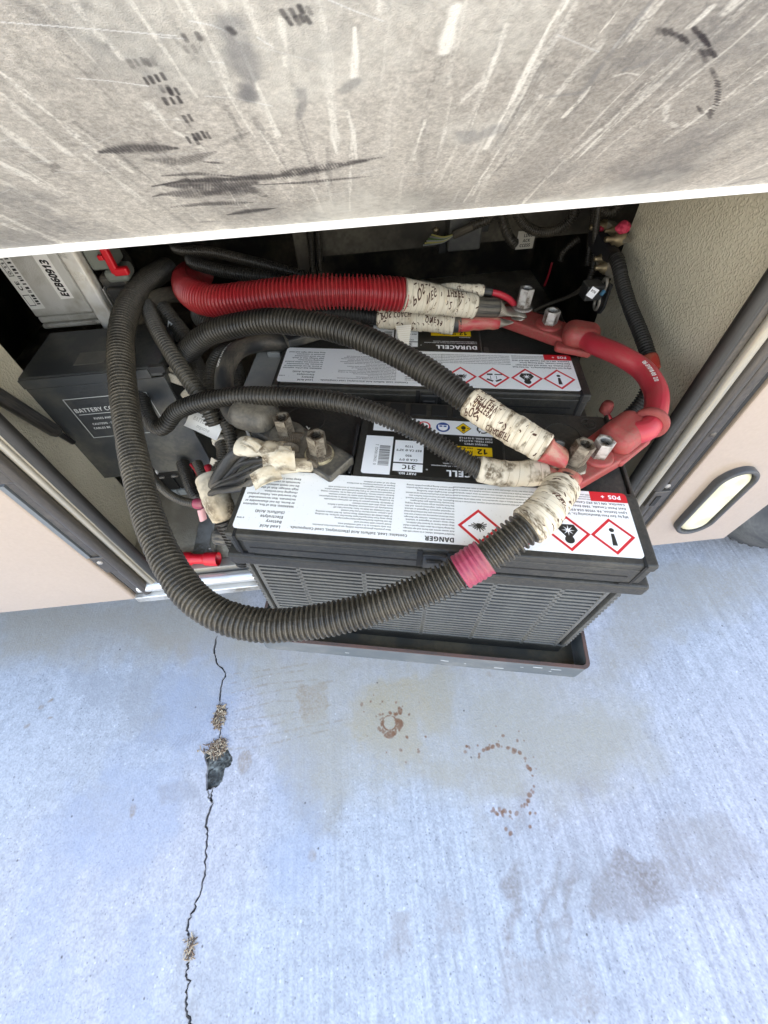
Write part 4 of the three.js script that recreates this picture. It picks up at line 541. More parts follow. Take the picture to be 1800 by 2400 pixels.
// tray
{
  const t = thing('battery_tray', 'gray painted steel slide-out tray with rusty rim under the batteries', 'tray');
  const gm = std({ map: rep(dusty([0.085, 0.098, 0.105], [0.15, 0.155, 0.15], 0.4, 501), 5, 5), roughness: 0.55 }), rustM = std({ map: rep(dusty([0.13, 0.072, 0.056], [0.08, 0.06, 0.052], 0.5, 503, 6), 9, 9), roughness: 0.85 });
  const outer = rrShape(-0.026, 0.344, -0.024, 0.375, 0.008), inner = rrShape(-0.0225, 0.3405, -0.0205, 0.3715, 0.006);
  const ringS = outer.clone(); ringS.holes.push(new THREE.Path(inner.getPoints(8)));
  const w = slab(ringS, 0.033, 0); w.translate(0, -0.228, 0); const f = slab(rrShape(-0.0215, 0.3395, -0.0195, 0.3705, 0.006), 0.003); f.translate(0, -0.2275, 0);
  part('tray_wall', w, gm, t); part('tray_floor', f, std({ map: rep(dusty([0.055, 0.052, 0.04], [0.12, 0.10, 0.06], 0.5, 507), 5, 5), roughness: 0.8 }), t);
  const r = slab(ringS, 0.0012); r.translate(0, -0.1948, 0); part('tray_rim', r, rustM, t);
  const chips = []; for (let k = 0; k < 9; k++) { const x = k < 6 ? rr(0.2, 0.33) : rr(-0.01, 0.2), y = -0.2 - rr(0.002, 0.022); chips.push(box(x, x + rr(0.002, 0.011), y, y + rr(0.0008, 0.0022), 0.0236, 0.0243, 0)); }
  part('paint_chip', chips, std({ color: new THREE.Color(0.40, 0.41, 0.40), roughness: 0.7 }), t).userData.kind = 'stuff';
  t.applyMatrix4(FM);
}
// ---------------------------------------------------------------- coupling nuts and molded battery links
const nutAxis = (m) => V(0, 1, 0).transformDirection(m);
function makeNut(label, mat, h = 0.027) {
  const t = thing('coupling_nut', label, 'nut', 'tall hex nuts on the battery studs');
  const s = new THREE.Shape(); for (let i = 0; i < 6; i++) { const a = i * Math.PI / 3 + 0.25; s[i ? 'lineTo' : 'moveTo'](Math.cos(a) * 0.0082, Math.sin(a) * 0.0082); } s.closePath(); s.holes.push(new THREE.Path().absarc(0, 0, 0.0045, 0, 7, true));
  const g = slab(s, h, 0.0008, 2); g.translate(0, 0.0028, 0);
  part('hex_body', g, mat, t);
  part('thread', [lathe([[0.0043, h - 0.003], [0.0047, h - 0.004], [0.0043, h - 0.005], [0.0047, h - 0.006], [0.0043, h - 0.007], [0.0047, h - 0.008], [0.0043, h - 0.009], [0.001, h - 0.010]], V(0, 0.0028, 0), V(0, 1, 0), 20)], threadMat, t);
  part('washer', lathe([[0.005, 0.0028], [0.0108, 0.0026], [0.0113, 0.0018], [0.0113, 0.0006], [0.0108, 0], [0.005, 0]], V(0, 0, 0), V(0, 1, 0), 28), mat, t);
  return t;
}
const nutA = makeNut('grimy tall nut clamping three taped cables on the front battery positive', grimeNutMat, 0.0200);
const put = (o, p, ax, turn = 0) => { o.position.copy(p); o.quaternion.setFromUnitVectors(V(0, 1, 0), ax.clone().normalize()).multiply(new THREE.Quaternion().setFromAxisAngle(V(0, 1, 0), turn)); };
put(nutA, fw(265, 19, -73), V(0.16, 1, 0.02), 0.2);
const shiny = makeNut('clean gray tall nut beside the red boot on the front battery', nutMat, 0.0165); put(shiny, fw(289.5, 12, -89), nutAxis(FM).add(V(0.05, 0, 0)), 0.5);
const copyNut = (src, label, p, ax, turn) => { const n = src.clone(); n.name = numbered('coupling_nut'); n.userData = { ...src.userData, label }; scene.add(n); put(n, p, ax, turn); return n; };
for (const m of copyNut(nutA, 'tall nut with light washer holding two lugs on the rear battery', rw(262, 22, -116), nutAxis(RM).add(V(0.03, 0, -0.05)), 0.1).children) if (m.name !== 'thread') m.material = nutMat;
copyNut(shiny, 'short standing nut on a red washer beside the rear red boot', rw(291, 12, -97), nutAxis(RM), 0.35);
copyNut(nutA, 'brown dirty nut on the black plate nearest the large black rubber boot', fw(22, 4, -100), nutAxis(FM).add(V(-0.05, 0, 0)), 0.6);
copyNut(nutA, 'rusty tall nut at the outer corner of the black plate', fw(56, 8, -77), nutAxis(FM), 0.15);

// printed number, a thin skin over the cable on the side that faces the given way
function printed(c, t0, t1, R, tx, bias, parent, flip = false) {
  const cc = cut(c, t0, t1, 14), L = cc.getLength(), g = sweep(cc, Array.from({ length: 15 }, (_, i) => [i / 14 * L, R]), { seg: 40, caps: false });
  const p = g.attributes.position, uv = g.attributes.uv, I = [], m = cc.getPointAt(0.5), dir = C0.clone().sub(m).normalize().add(bias).normalize(), row = p.count / 15, w = 4; let best = 0, bd = -9;
  for (let i = 0; i < row; i++) { const k = 7 * row + i, d = V(p.getX(k), p.getY(k), p.getZ(k)).sub(m).normalize().dot(dir); if (d > bd) { bd = d; best = i; } }
  const col = (q) => ((best + q) % (row - 1) + row - 1) % (row - 1);
  for (let j = 0; j < 14; j++) for (let i = -w / 2; i < w / 2; i++) { const id = (r, q) => r * row + col(q); I.push(id(j, i), id(j, i + 1), id(j + 1, i), id(j + 1, i), id(j, i + 1), id(j + 1, i + 1)); }
  for (let j = 0; j < 15; j++) for (let i = -w / 2; i <= w / 2; i++) uv.setXY(j * row + col(i), flip ? j / 14 : 1 - j / 14, flip ? 1 - (i + w / 2) / w : (i + w / 2) / w);
  g.setIndex(I); part('printed_number', g, std({ map: tx, transparent: true, alphaTest: 0.35, roughness: 0.6, side: THREE.DoubleSide }), parent);
}
const printTex = (s) => canvasTex(256, 48, (g) => { g.clearRect(0, 0, 256, 48); g.fillStyle = '#e8e4da'; g.font = '600 40px sans-serif'; g.fillText(s, 4, 38, 248); });
function bar(m, x, h, z, ux, uz, a, b, w, th, r, mat, parent, name) { // flat molded bar in a battery's frame: from x,z along u, a behind to b ahead (mm)
  const g = slab(rrShape(-a / 1000, b / 1000, -w / 2000, w / 2000, r / 1000), th / 1000, 0.0022, 3);
  const l = Math.hypot(ux, uz), X = V(ux / l, 0, uz / l), Y = V(0, 1, 0), Z = X.clone().cross(Y); g.applyMatrix4(new THREE.Matrix4().makeBasis(X, Y, Z).setPosition(x / 1000, h / 1000, z / 1000)); g.applyMatrix4(m); return part(name, g, mat, parent);
}
function boot(m, x, h, z, ux, uz, L, w, th, mat, parent, name = 'boot') {
  const l = Math.hypot(ux, uz), X = V(ux / l, 0, uz / l), Y = V(0, 1, 0), Z = X.clone().cross(Y), M = m.clone().multiply(new THREE.Matrix4().makeBasis(X, Y, Z).setPosition(x / 1000, h / 1000, z / 1000));
  const g = box(0, L / 1000, 0, th / 1000, -w / 2000, w / 2000, Math.min(w, th) * 0.00046, 6); g.applyMatrix4(M); return [part(name, g, mat, parent), M];
}
{
  const t = thing('battery_link', 'thick red cable with molded red ends joining both battery positives', 'battery cable');
  bar(FM, 263, 2.5, -71, 25, -19, 22, 60, 33, 11, 4, redRubMat, t, 'molded_end');
  bar(FM, 289.5, 12, -89, 1, 0, 13.5, 13.5, 27, 4.5, 13, redRubMat, t, 'stud_collar');
  const [b1, M1] = boot(FM, 300, 7, -98, 25, -24, 44, 31, 24, redRubMat, t); bar(FM, 297, 6, -96, 25, -24, 0, 46, 37, 7, 4, redRubMat, b1, 'boot_flange');
  bar(RM, 262, 2.5, -116, 30, 20, 26, 62, 34, 12, 4, redRubMat, t, 'molded_end');
  bar(RM, 291, 12.5, -97, 1, 0, 14.5, 14.5, 29, 4.5, 14, redRubMat, t, 'stud_collar');
  const [b2] = boot(RM, 302, 5, -78, 30, 8, 38, 32, 24, redRubMat, t); bar(RM, 298, 4, -78, 30, 9, 0, 38, 37, 7, 4, redRubMat, b2, 'boot_flange');
  const c = curve([rw(318, 16, -70), at(1380, 800, 0.435), at(1400, 810, 0.424), at(1453, 833, 0.405), at(1507, 868, 0.392), at(1536, 915, 0.376), at(1538, 955, 0.362), at(1527, 990, 0.352), at(1505, 1012, 0.346), fw(318, 20, -115)]);
  part('cable', hose(c, 0.0096, { n: 70, seg: 22 }), redCableMat, t);
  printed(c, 0.43, 0.60, 0.00975, printTex('06-31018-00  2/0'), V(0.35, 0.1, -0.1), t, true);
  part('collar', lathe([[0.0102, 0], [0.0142, 0.0005], [0.0146, 0.004], [0.0135, 0.007], [0.0102, 0.0075]], at(1521, 997, 0.350), at(1536, 965, 0.358).sub(at(1521, 997, 0.350)), 28), redRubMat, t);
  settle(t);
}
{
  const t = thing('battery_link', 'black rubber cable with molded black ends joining both battery negatives', 'battery cable');
  bar(FM, 22, -4, -100, 35, 22, 34, 66, 32, 11, 3, blkRubMat, t, 'molded_end');
  bar(FM, 22, 5, -100, 1, 0, 16, 16, 32, 3.5, 16, blkRubMat, t, 'stud_collar'); bar(FM, 56, 6, -77, 1, 0, 13, 13, 26, 3, 13, std({ map: metalTex([0.42, 0.36, 0.22], [0.10, 0.08, 0.05], 0.5, 511), roughness: 0.8 }), t, 'lug_ring');
  boot(FM, 9, -2, -112, -35, -10, 44, 34, 26, blkRubMat, t);
  const c = curve([fw(-12, 12, -116), at(552, 975, 0.40), at(532, 935, 0.408), at(525, 895, 0.415), at(533, 853, 0.425), at(552, 825, 0.437), at(588, 808, 0.452), at(633, 802, 0.466), at(668, 803, 0.478), at(700, 800, 0.49)]);
  part('cable', hose(c, 0.0094, { n: 60, seg: 22 }), blkCableMat, t);
  bar(RM, 22, -2, -92, 35, -22, 34, 60, 32, 11, 3, blkRubMat, t, 'molded_end');
  const tx = printTex('06-31417-000');
  printed(c, 0.42, 0.60, 0.00955, tx, V(-0.75, 0, 0.1), t);
  settle(t);
}

// ---------------------------------------------------------------- handwriting on tape
function scrawlTape(words, s, dirt = 0.6, w = 1024, h = 512) {
  return canvasTex(w, h, (g) => {
    for (let j = 0; j < h; j += 4) for (let i = 0; i < w; i += 4) { const c = tapeCols(dirt, s)(i / w, j / h); g.fillStyle = `rgb(${toS(c[0]) | 0},${toS(c[1]) | 0},${toS(c[2]) | 0})`; g.fillRect(i, j, 4, 4); }
    g.fillStyle = '#44281b';
    for (const [t, x, y0, fs, rot] of words) for (const y of [y0, (y0 + 0.5) % 1]) { g.save(); g.translate(x * w, y * h); g.rotate(rot || 0); g.font = `bold ${fs * 0.72}px sans-serif`; g.fillText(t, 0, 0); g.restore(); }
    g.strokeStyle = '#44281b'; g.lineCap = 'round'; for (let k = 0; k < 46; k++) { const x = hash(k, 11, s) * w, y = hash(k, 12, s) * h, a = hash(k, 13, s) * 3, l = 14 + 30 * hash(k, 14, s); g.lineWidth = 6 + 9 * hash(k, 15, s); g.beginPath(); g.moveTo(x, y); g.quadraticCurveTo(x + l * 0.6, y + l * 0.5 * Math.sin(a), x + l * Math.cos(a), y + l * Math.sin(a)); g.stroke(); }
    for (let k = 0; k < 90; k++) { g.fillStyle = k % 3 ? 'rgba(58,32,22,0.75)' : 'rgba(225,205,165,0.85)'; g.save(); g.translate(hash(k, 2, s) * w, hash(k, 3, s) * h); g.rotate(hash(k, 5, s) * 3); g.fillRect(0, 0, 5 + 22 * hash(k, 6, s), 3 + 5 * hash(k, 7, s)); g.restore(); }
  });
}
const wrapMat = (tex, L, off = 0) => { tex.wrapS = tex.wrapT = THREE.RepeatWrapping; tex.repeat.set(1 / L, 1); tex.offset.set(0, off); return std({ map: tex, roughness: 0.78 }); };
// flattened copper lug from the end of a cable to a stud
function lug(a, b, w, th, mat, parent, name = 'lug') { const c = curve([a, a.clone().lerp(b, 0.45).add(V(0, -0.002, 0)), b]); return part(name, hose(c, (t) => w / 2 * (t > 0.85 ? 1.25 : 1), { seg: 16, n: 14, flat: (t) => { const k = sstep(0.05, 0.5, t); return [1 - k * (1 - th / w), 1 + 0.15 * k]; } }), mat, parent); }

const ringsRib = (c, R) => { const L = c.getLength(), n = 48; return Array.from({ length: n + 1 }, (_, i) => [i / n * L, R + 0.00035 * Math.sin(i / n * L / 0.0039 * 6.283) + 0.0004 * (vn(i * 0.4, 2, 5) - 0.5)]); };
// ---------------------------------------------------------------- the big loop in front
{
  const t = thing('cable_loop', 'large dusty black corrugated cable looping down in front of the batteries', 'cable');
  const P = [[392, 628, 0.545], [350, 655, 0.50], [312, 700, 0.465], [287, 765, 0.438], [284, 850, 0.418], [291, 930, 0.404], [304, 1020, 0.388], [320, 1100, 0.372], [341, 1189, 0.355], [367, 1262, 0.339], [403, 1334, 0.325], [453, 1400, 0.315], [522, 1444, 0.309], [610, 1465, 0.306], [717, 1460, 0.304], [825, 1439, 0.302], [934, 1405, 0.300], [1042, 1361, 0.297], [1108, 1323, 0.294], [1174, 1280, 0.291], [1226, 1241, 0.2895], [1263, 1213, 0.290]];
  const c = curve(P.map((p) => at(...p)));
  part('loom_sleeve', loom(c, 0.0128, 0.0039, { seg: 24, depth: 0.0030, slit: 3.5 }), loomDustMat, t);
  const end = c.getPointAt(1), c2 = curve([c.getPointAt(0.985), end, at(1294, 1174, 0.294), at(1318, 1140, 0.303)]);
  part('tape_wrap', tapeWrap(c2, 0.0142, 0.0128, 0.012), wrapMat(scrawlTape([['Y', 0.34, 0.80, 90, 0.4], ['FEAR', 0.52, 0.9, 70, 1.2], ['VOLT', 0.5, 0.36, 70, 1.2]], 131, 0.5), c2.getLength()), t);
  part('inner_cable', hose([at(1270, 1204, 0.291), at(1310, 1150, 0.301), at(1326, 1128, 0.309)], 0.0085), blkCableMat, t);
  { const pt = nearT(c, at(1106, 1324, 0.294)), q = 0.0098 / c.getLength(), cc = cut(c, pt - q, pt + q); part('pink_tape', sweep(cc, ringsRib(cc, 0.0131), { seg: 26 }), pinkTapeMat, t); const e = cut(c, pt - q * 0.2, pt + q * 1.12); part('pink_tape', sweep(e, ringsRib(e, 0.0134), { seg: 26 }), pinkTapeMat, t); }
  part('heat_shrink', hose([at(1316, 1143, 0.302), at(1328, 1127, 0.307), at(1338, 1113, 0.311)], (k) => 0.0095 - 0.002 * k, { flat: (k) => [1 - 0.35 * k, 1 + 0.25 * k] }), shrinkRedMat, t);
  lug(at(1326, 1130, 0.308), fw(266, 17.5, -72), 0.015, 0.0035, lugMat, t);
  settle(t);
}
{ // long taped cable to the front positive
  const t = thing('corrugated_cable', 'black corrugated cable with long scrawled white tape reaching the front positive', 'cable', 'corrugated battery cables');
  const P = [[520, 768, 0.50], [470, 800, 0.478], [438, 826, 0.452], [455, 806, 0.433], [495, 780, 0.414], [550, 764, 0.400], [620, 753, 0.388], [700, 756, 0.377], [800, 776, 0.366], [900, 815, 0.357], [1000, 871, 0.348], [1070, 920, 0.341], [1113, 951, 0.337]];
  const c = curve(P.map((p) => at(...p))); part('loom_sleeve', loom(c, 0.0114, 0.0037, { seg: 24, slit: 5.9 }), loomMat, t);
  const c2 = curve([c.getPointAt(0.985), at(1150, 975, 0.333), at(1215, 1015, 0.327), at(1279, 1052, 0.322)]);
  part('tape_wrap', tapeWrap(c2, 0.0122, 0.0120, 0.0105), wrapMat(scrawlTape([['POS', 0.05, 0.30, 110, 0.3], ['BATTERY', 0.08, 0.48, 92, 0.06], ['FOUR', 0.06, 0.64, 96, 0.1], ['COACH', 0.34, 0.78, 84, 0.05], ['BATTERY', 0.1, 0.94, 84, -0.03], ['LIFT', 0.5, 0.3, 90, 0.1]], 141, 0.52), c2.getLength()), t);
  part('torn_tape', [hose([at(1284, 1042, 0.318), at(1303, 1037, 0.320), at(1318, 1042, 0.323)], 0.0026, { n: 8 })], blkMat, t);
  part('heat_shrink', hose([at(1272, 1050, 0.323), at(1296, 1062, 0.324), at(1322, 1076, 0.326)], (k) => 0.0108 - 0.001 * k, { flat: (k) => [1 - 0.45 * k, 1.05] }), shrinkRedMat, t);
  lug(at(1305, 1072, 0.327), fw(264, 15.5, -75), 0.017, 0.004, lugMat, t);
  settle(t);
}
{ // lower cable to the same stud
  const t = thing('corrugated_cable', 'black corrugated cable sharply bent at left with dirty tape at its right end', 'cable', 'corrugated battery cables');
  const P = [[316, 850, 0.47], [322, 890, 0.462], [334, 945, 0.45], [352, 985, 0.44], [372, 1003, 0.431], [388, 996, 0.423], [410, 968, 0.413], [440, 952, 0.403], [490, 938, 0.391], [560, 929, 0.379], [650, 929, 0.367], [762, 937, 0.356], [834, 952, 0.350], [906, 978, 0.345], [986, 1016, 0.341], [1058, 1062, 0.338], [1113, 1095, 0.336], [1140, 1105, 0.3355]];
  const c = curve(P.map((p) => at(...p))); part('loom_sleeve', loom(c, 0.0086, 0.0036, { seg: 22, slit: 3.6 }), loomMat, t);
  const c2 = curve([c.getPointAt(0.985), at(1180, 1110, 0.335), at(1225, 1110, 0.334), at(1279, 1104, 0.334)]);
  part('tape_wrap', tapeWrap(c2, 0.0098, 0.0100, 0.018, { flat: () => [1, 1.08] }), dirtyTapeMat, t);
  part('heat_shrink', hose([at(1268, 1105, 0.334), at(1288, 1106, 0.333), at(1306, 1112, 0.332)], (k) => 0.0085 - 0.001 * k, { flat: (k) => [1 - 0.5 * k, 1.05] }), shrinkRedMat, t);
  lug(at(1296, 1110, 0.333), fw(262, 13, -72), 0.016, 0.004, grimeNutMat, t);
  settle(t);
}
{ // thick red loom to the rear positive
  const t = thing('red_corrugated_cable', 'thick red corrugated cable with white tape crossing above the rear battery', 'cable');
  const P = [[474, 642, 0.63], [450, 643, 0.575], [437, 660, 0.508], [444, 682, 0.468], [466, 697, 0.448], [510, 706, 0.436], [581, 701, 0.426], [653, 692, 0.419], [762, 684, 0.416], [870, 686, 0.420], [930, 690, 0.426], [957, 692, 0.430]];
  const c = curve(P.map((p) => at(...p))); part('loom_sleeve', loom(c, 0.0164, 0.0040, { seg: 28, slit: 6.0 }), redLoomMat, t);
  const c2 = curve([c.getPointAt(0.985), at(1010, 701, 0.437), at(1060, 710, 0.443), at(1111, 718, 0.449)]), L = c2.getLength();
  const rg = Array.from({ length: 61 }, (_, i) => { const k = i / 60; return [k * L, (k < 0.52 ? 0.0158 - 0.003 * k : 0.0132 - 0.002 * (k - 0.52)) + 0.0006 * (1 - (k * 7) % 1)]; });
  part('tape_wrap', sweep(c2, rg, { seg: 24 }), wrapMat(scrawlTape([['POS', 0.08, 0.30, 120, 0.6], ['NEG', 0.26, 0.34, 100, 0.4], ['THREE', 0.55, 0.48, 110, 0.05], ['2', 0.6, 0.32, 90, 0.1]], 151, 0.68), L), t);
  part('heat_shrink', hose([at(1102, 717, 0.448), at(1132, 720, 0.452), at(1163, 721, 0.457)], 0.0103, { flat: () => [0.96, 1.04] }), blkRubMat, t);
  lug(at(1158, 721, 0.457), rw(262, 19, -115), 0.019, 0.0045, lugMat, t);
  settle(t);
}
{
  const t = thing('taped_cable', 'black cable with white tape and red heat shrink at the rear positive', 'cable');
  part('loom_sleeve', loom([[560, 742, 0.515], [700, 732, 0.50], [800, 733, 0.488], [895, 745, 0.476]].map((p) => at(...p)), 0.0092, 0.0038), loomDarkMat, t);
  const c = curve([[886, 744, 0.476], [950, 750, 0.472], [1010, 756, 0.470], [1064, 762, 0.468]].map((p) => at(...p)));
  part('tape_wrap', tapeWrap(c, 0.0108, 0.0098, 0.012), wrapMat(scrawlTape([['POS', 0.05, 0.40, 110, 0.2], ['COACH', 0.22, 0.44, 90, 0.1], ['ONE', 0.62, 0.42, 100, 0.05], ['BATTERY', 0.55, 0.58, 88, 0.03], ['2', 0.15, 0.6, 110, 0.3]], 161, 0.66), c.getLength()), t);
  part('inner_cable', hose([at(1055, 761, 0.468), at(1080, 760, 0.467)], 0.0088), blkCableMat, t);
  part('heat_shrink', hose([at(1073, 761, 0.467), at(1105, 758, 0.466), at(1140, 757, 0.466), at(1169, 758, 0.467)], (k) => 0.0086 - 0.0022 * k + 0.0005 * Math.sin(k * 30), { seg: 20 }), shrinkRedMat, t);
  lug(at(1160, 758, 0.467), rw(262, 15.5, -113), 0.012, 0.003, lugMat, t);
  const f = new THREE.PlaneGeometry(0.017, 0.026, 3, 5), p = f.attributes.position; for (let i = 0; i < p.count; i++) p.setXYZ(i, p.getX(i) * (0.5 + (p.getY(i) + 0.013) * 20), p.getY(i), 0.003 * Math.sin(p.getY(i) * 200)); f.computeVertexNormals(); f.rotateX(-0.6); const q = at(947, 792, 0.462); f.translate(q.x, q.y, q.z); part('tape_tail', f, paperMat, t);
  settle(t);
}
{
  const t = thing('sense_wire', 'thin red wire with small plus-marked tape at the rear positive', 'wire');
  const c = curve([[1026, 679, 0.447], [1060, 677, 0.448], [1095, 679, 0.449], [1132, 682, 0.451]].map((p) => at(...p)));
  part('tape_wrap', tapeWrap(c, 0.0052, 0.0062, 0.007), wrapMat(scrawlTape([['+', 0.42, 0.48, 190, 0], ['+', 0.7, 0.3, 120, 0.4]], 171, 0.7), c.getLength()), t);
  part('loom_sleeve', hose([at(1130, 682, 0.451), at(1152, 685, 0.453)], 0.0044), blkMat, t);
  part('wire', hose([at(1148, 684, 0.452), at(1172, 690, 0.455), at(1194, 702, 0.462), at(1212, 722, 0.474)], 0.0034), redWireMat, t);
  settle(t);
}
// ---------------------------------------------------------------- ground cable bundle on the front negative
const card = (o, ux, uy, w, h, bend = 0, nx = 5, ny = 5, th = 0.0005) => { // thin bent card with thickness; ux, uy unit axes
  const N = ux.clone().cross(uy).normalize(), g = new THREE.BoxGeometry(w, h, th, nx, ny, 1), p = g.attributes.position;
  for (let i = 0; i < p.count; i++) { const x = p.getX(i), y = p.getY(i), z = p.getZ(i) + bend * (Math.cos(x / w * Math.PI) + 0.4 * Math.sin(y / h * 5)); p.setXYZ(i, o.x + ux.x * x + uy.x * y + N.x * z, o.y + ux.y * x + uy.y * y + N.y * z, o.z + ux.z * x + uy.z * y + N.z * z); }
  g.computeVertexNormals(); return g;
};
{
  const t = thing('ground_cable', 'bundle of black wires with cream tape and tags on the front negative plate', 'cable');
  const roll = curve([at(489, 1122, 0.412), at(500, 1148, 0.408), at(512, 1180, 0.408), at(527, 1212, 0.414)]);
  const rg = []; const L = roll.getLength(); for (let i = 0; i <= 40; i++) { const k = i / 40; rg.push([k * L, 0.0125 + 0.0012 * Math.sin(k * 3.1) + 0.0005 * (1 - (k * 6) % 1)]); }
  part('tape_roll', sweep(roll, rg, { seg: 26, caps: false }), oldTapeMat, t);
  part('loom_sleeve', loom([at(518, 1195, 0.413), at(535, 1228, 0.418), at(560, 1275, 0.43), at(580, 1320, 0.45)], 0.0118, 0.0036), loomMat, t);
  const w = (pts, r) => part('wire', hose(pts.map((p) => at(...p)), r), blkCableMat, t);
  w([[505, 1175, 0.412], [500, 1145, 0.40], [512, 1115, 0.392], [530, 1088, 0.385], [545, 1068, 0.38], [566, 1054, 0.374], [600, 1051, 0.368]], 0.0056);
  w([[507, 1180, 0.41], [503, 1150, 0.397], [520, 1138, 0.388], [555, 1128, 0.368], [590, 1112, 0.352], [625, 1098, 0.347], [650, 1090, 0.346]], 0.0031);
  w([[500, 1172, 0.408], [491, 1160, 0.397], [505, 1152, 0.390], [545, 1147, 0.366], [575, 1140, 0.350], [600, 1122, 0.345], [640, 1100, 0.345]], 0.0031);
  w([[510, 1165, 0.405], [522, 1130, 0.395], [548, 1100, 0.388], [568, 1078, 0.382], [585, 1060, 0.376]], 0.0034);
  w([[508, 1170, 0.404], [530, 1118, 0.392], [556, 1092, 0.384], [584, 1082, 0.374], [620, 1078, 0.362]], 0.0022); w([[500, 1168, 0.405], [498, 1140, 0.394], [524, 1128, 0.388], [560, 1112, 0.374], [604, 1092, 0.360], [640, 1084, 0.355]], 0.0024); w([[514, 1160, 0.402], [536, 1128, 0.384], [572, 1118, 0.366], [606, 1098, 0.352], [648, 1076, 0.352]], 0.0017);
  const c = curve([at(560, 1044, 0.372), at(600, 1050, 0.366), at(640, 1054, 0.361), at(684, 1058, 0.357)]);
  part('tape_wrap', tapeWrap(c, 0.0088, 0.0080, 0.013, { flat: (k) => [0.68 + 0.08 * Math.sin(k * 23), 1.08 + 0.14 * Math.sin(k * 11)] }), oldTapeMat, t);
  const c2 = curve([at(640, 1098, 0.358), at(680, 1092, 0.354), at(712, 1090, 0.351), at(733, 1092, 0.349)]);
  part('tape_wrap', tapeWrap(c2, 0.0066, 0.006, 0.02, { flat: () => [0.75, 1.05] }), oldTapeMat, t);
  lug(at(680, 1057, 0.357), fw(26, 9, -97), 0.016, 0.004, grimeNutMat, t); lug(at(728, 1092, 0.350), fw(55, 11, -75), 0.012, 0.003, grimeNutMat, t);
  const q = (a, b) => { const d = b.clone().sub(a); return [d.clone().normalize(), d.length()]; };
  const tagAt = (p00, p10, p01, bend) => { const [u, lw] = q(p00, p10), [v0, lh] = q(p00, p01), v = v0.clone().addScaledVector(u, -u.dot(v0)).normalize(), o = p00.clone().addScaledVector(u, lw / 2).addScaledVector(v0, lh / 2); part('paper_tag', card(o, u, v, lw, lh, bend, 6, 6, 0.0009), oldTagMat, t); };
  tagAt(at(614, 1112, 0.342), at(690, 1104, 0.340), at(618, 1066, 0.346), 0.003); tagAt(at(590, 1150, 0.336), at(654, 1124, 0.338), at(594, 1112, 0.342), 0.003); tagAt(at(566, 1040, 0.358), at(604, 1062, 0.352), at(574, 1024, 0.362), 0.002); tagAt(at(642, 1062, 0.348), at(676, 1072, 0.346), at(648, 1046, 0.352), 0.002);
  settle(t);
}

// ---------------------------------------------------------------- background looms
const cab = (name, label, pts, R, pitch, mat, o = {}) => { const t = thing(name, label, 'cable', o.group ?? 'black corrugated looms inside the compartment'); part('loom_sleeve', loom(pts.map((p) => p.isVector3 ? p : at(...p)), R, pitch, { seg: 18, ...o }), mat, t); if (o.more) o.more(t); return settle(t); };
cab('loom', 'upper of two thin black looms running under the white door trim', [[440, 560, 0.53], [417, 568, 0.515], [410, 580, 0.495], [428, 587, 0.482], [491, 590, 0.472], [563, 606, 0.465], [650, 628, 0.462], [740, 655, 0.47], [790, 672, 0.48]], 0.0056, 0.0028, loomMat);
cab('loom', 'lower of two black looms just above the thick red one', [[480, 596, 0.52], [450, 602, 0.495], [452, 616, 0.478], [491, 628, 0.468], [563, 642, 0.460], [648, 652, 0.457], [740, 672, 0.46]], 0.0068, 0.0030, loomMat);
cab('loom', 'gray loom bend peeking out below the thick red one', [[520, 716, 0.54], [482, 716, 0.52], [468, 735, 0.50], [480, 753, 0.488], [515, 763, 0.482], [575, 757, 0.478], [660, 750, 0.48]], 0.0108, 0.0030, loomDustMat);
cab('loom', 'thick wound loom slanting down across the control box corner', [[330, 672, 0.52], [342, 705, 0.488], [353, 738, 0.466], [371, 777, 0.449], [394, 815, 0.436], [420, 856, 0.427], [444, 892, 0.421], [468, 926, 0.418], [490, 965, 0.419], [505, 1000, 0.425]], 0.0088, 0.0042, loomDustMat, { depth: 0.0024 });
cab('loom', 'short wound loom ending above the white sheet on the left', [[352, 688, 0.52], [372, 711, 0.50], [396, 742, 0.485], [420, 773, 0.476], [438, 800, 0.472], [455, 830, 0.468]], 0.0100, 0.0042, loomDustMat, { depth: 0.0024 });
cab('loom', 'upright loom left of the printed rubber cable', [[552, 806, 0.48], [520, 822, 0.464], [501, 848, 0.452], [491, 885, 0.445], [495, 925, 0.44], [513, 962, 0.436], [531, 995, 0.434], [541, 1030, 0.433], [547, 1070, 0.433]], 0.0066, 0.0030, loomDustMat);
cab('loom', 'loom dropping behind the bundle toward the taped roll', [[442, 806, 0.52], [458, 840, 0.50], [467, 868, 0.49], [476, 905, 0.482], [488, 950, 0.474], [503, 990, 0.468], [517, 1030, 0.462], [525, 1060, 0.459], [519, 1092, 0.454], [505, 1122, 0.448], [496, 1150, 0.444], [500, 1190, 0.44]], 0.0080, 0.0030, loomDustMat, { more: (t) => { part('tape_wrap', tapeWrap([[500, 985, 0.467], [508, 1004, 0.465], [514, 1022, 0.463]].map((p) => at(...p)), 0.0092, 0.009, 0.009), tapeMat, t); part('tape_wrap', tapeWrap([[515, 1026, 0.4625], [519, 1038, 0.461]].map((p) => at(...p)), 0.0088, 0.0088, 0.02), paperMat, t); } });
cab('loom', 'loom hanging right of the printed rubber cable', [[535, 818, 0.51], [549, 845, 0.503], [557, 872, 0.497], [563, 905, 0.49], [570, 945, 0.482], [575, 980, 0.478]], 0.0078, 0.0036, loomDustMat);
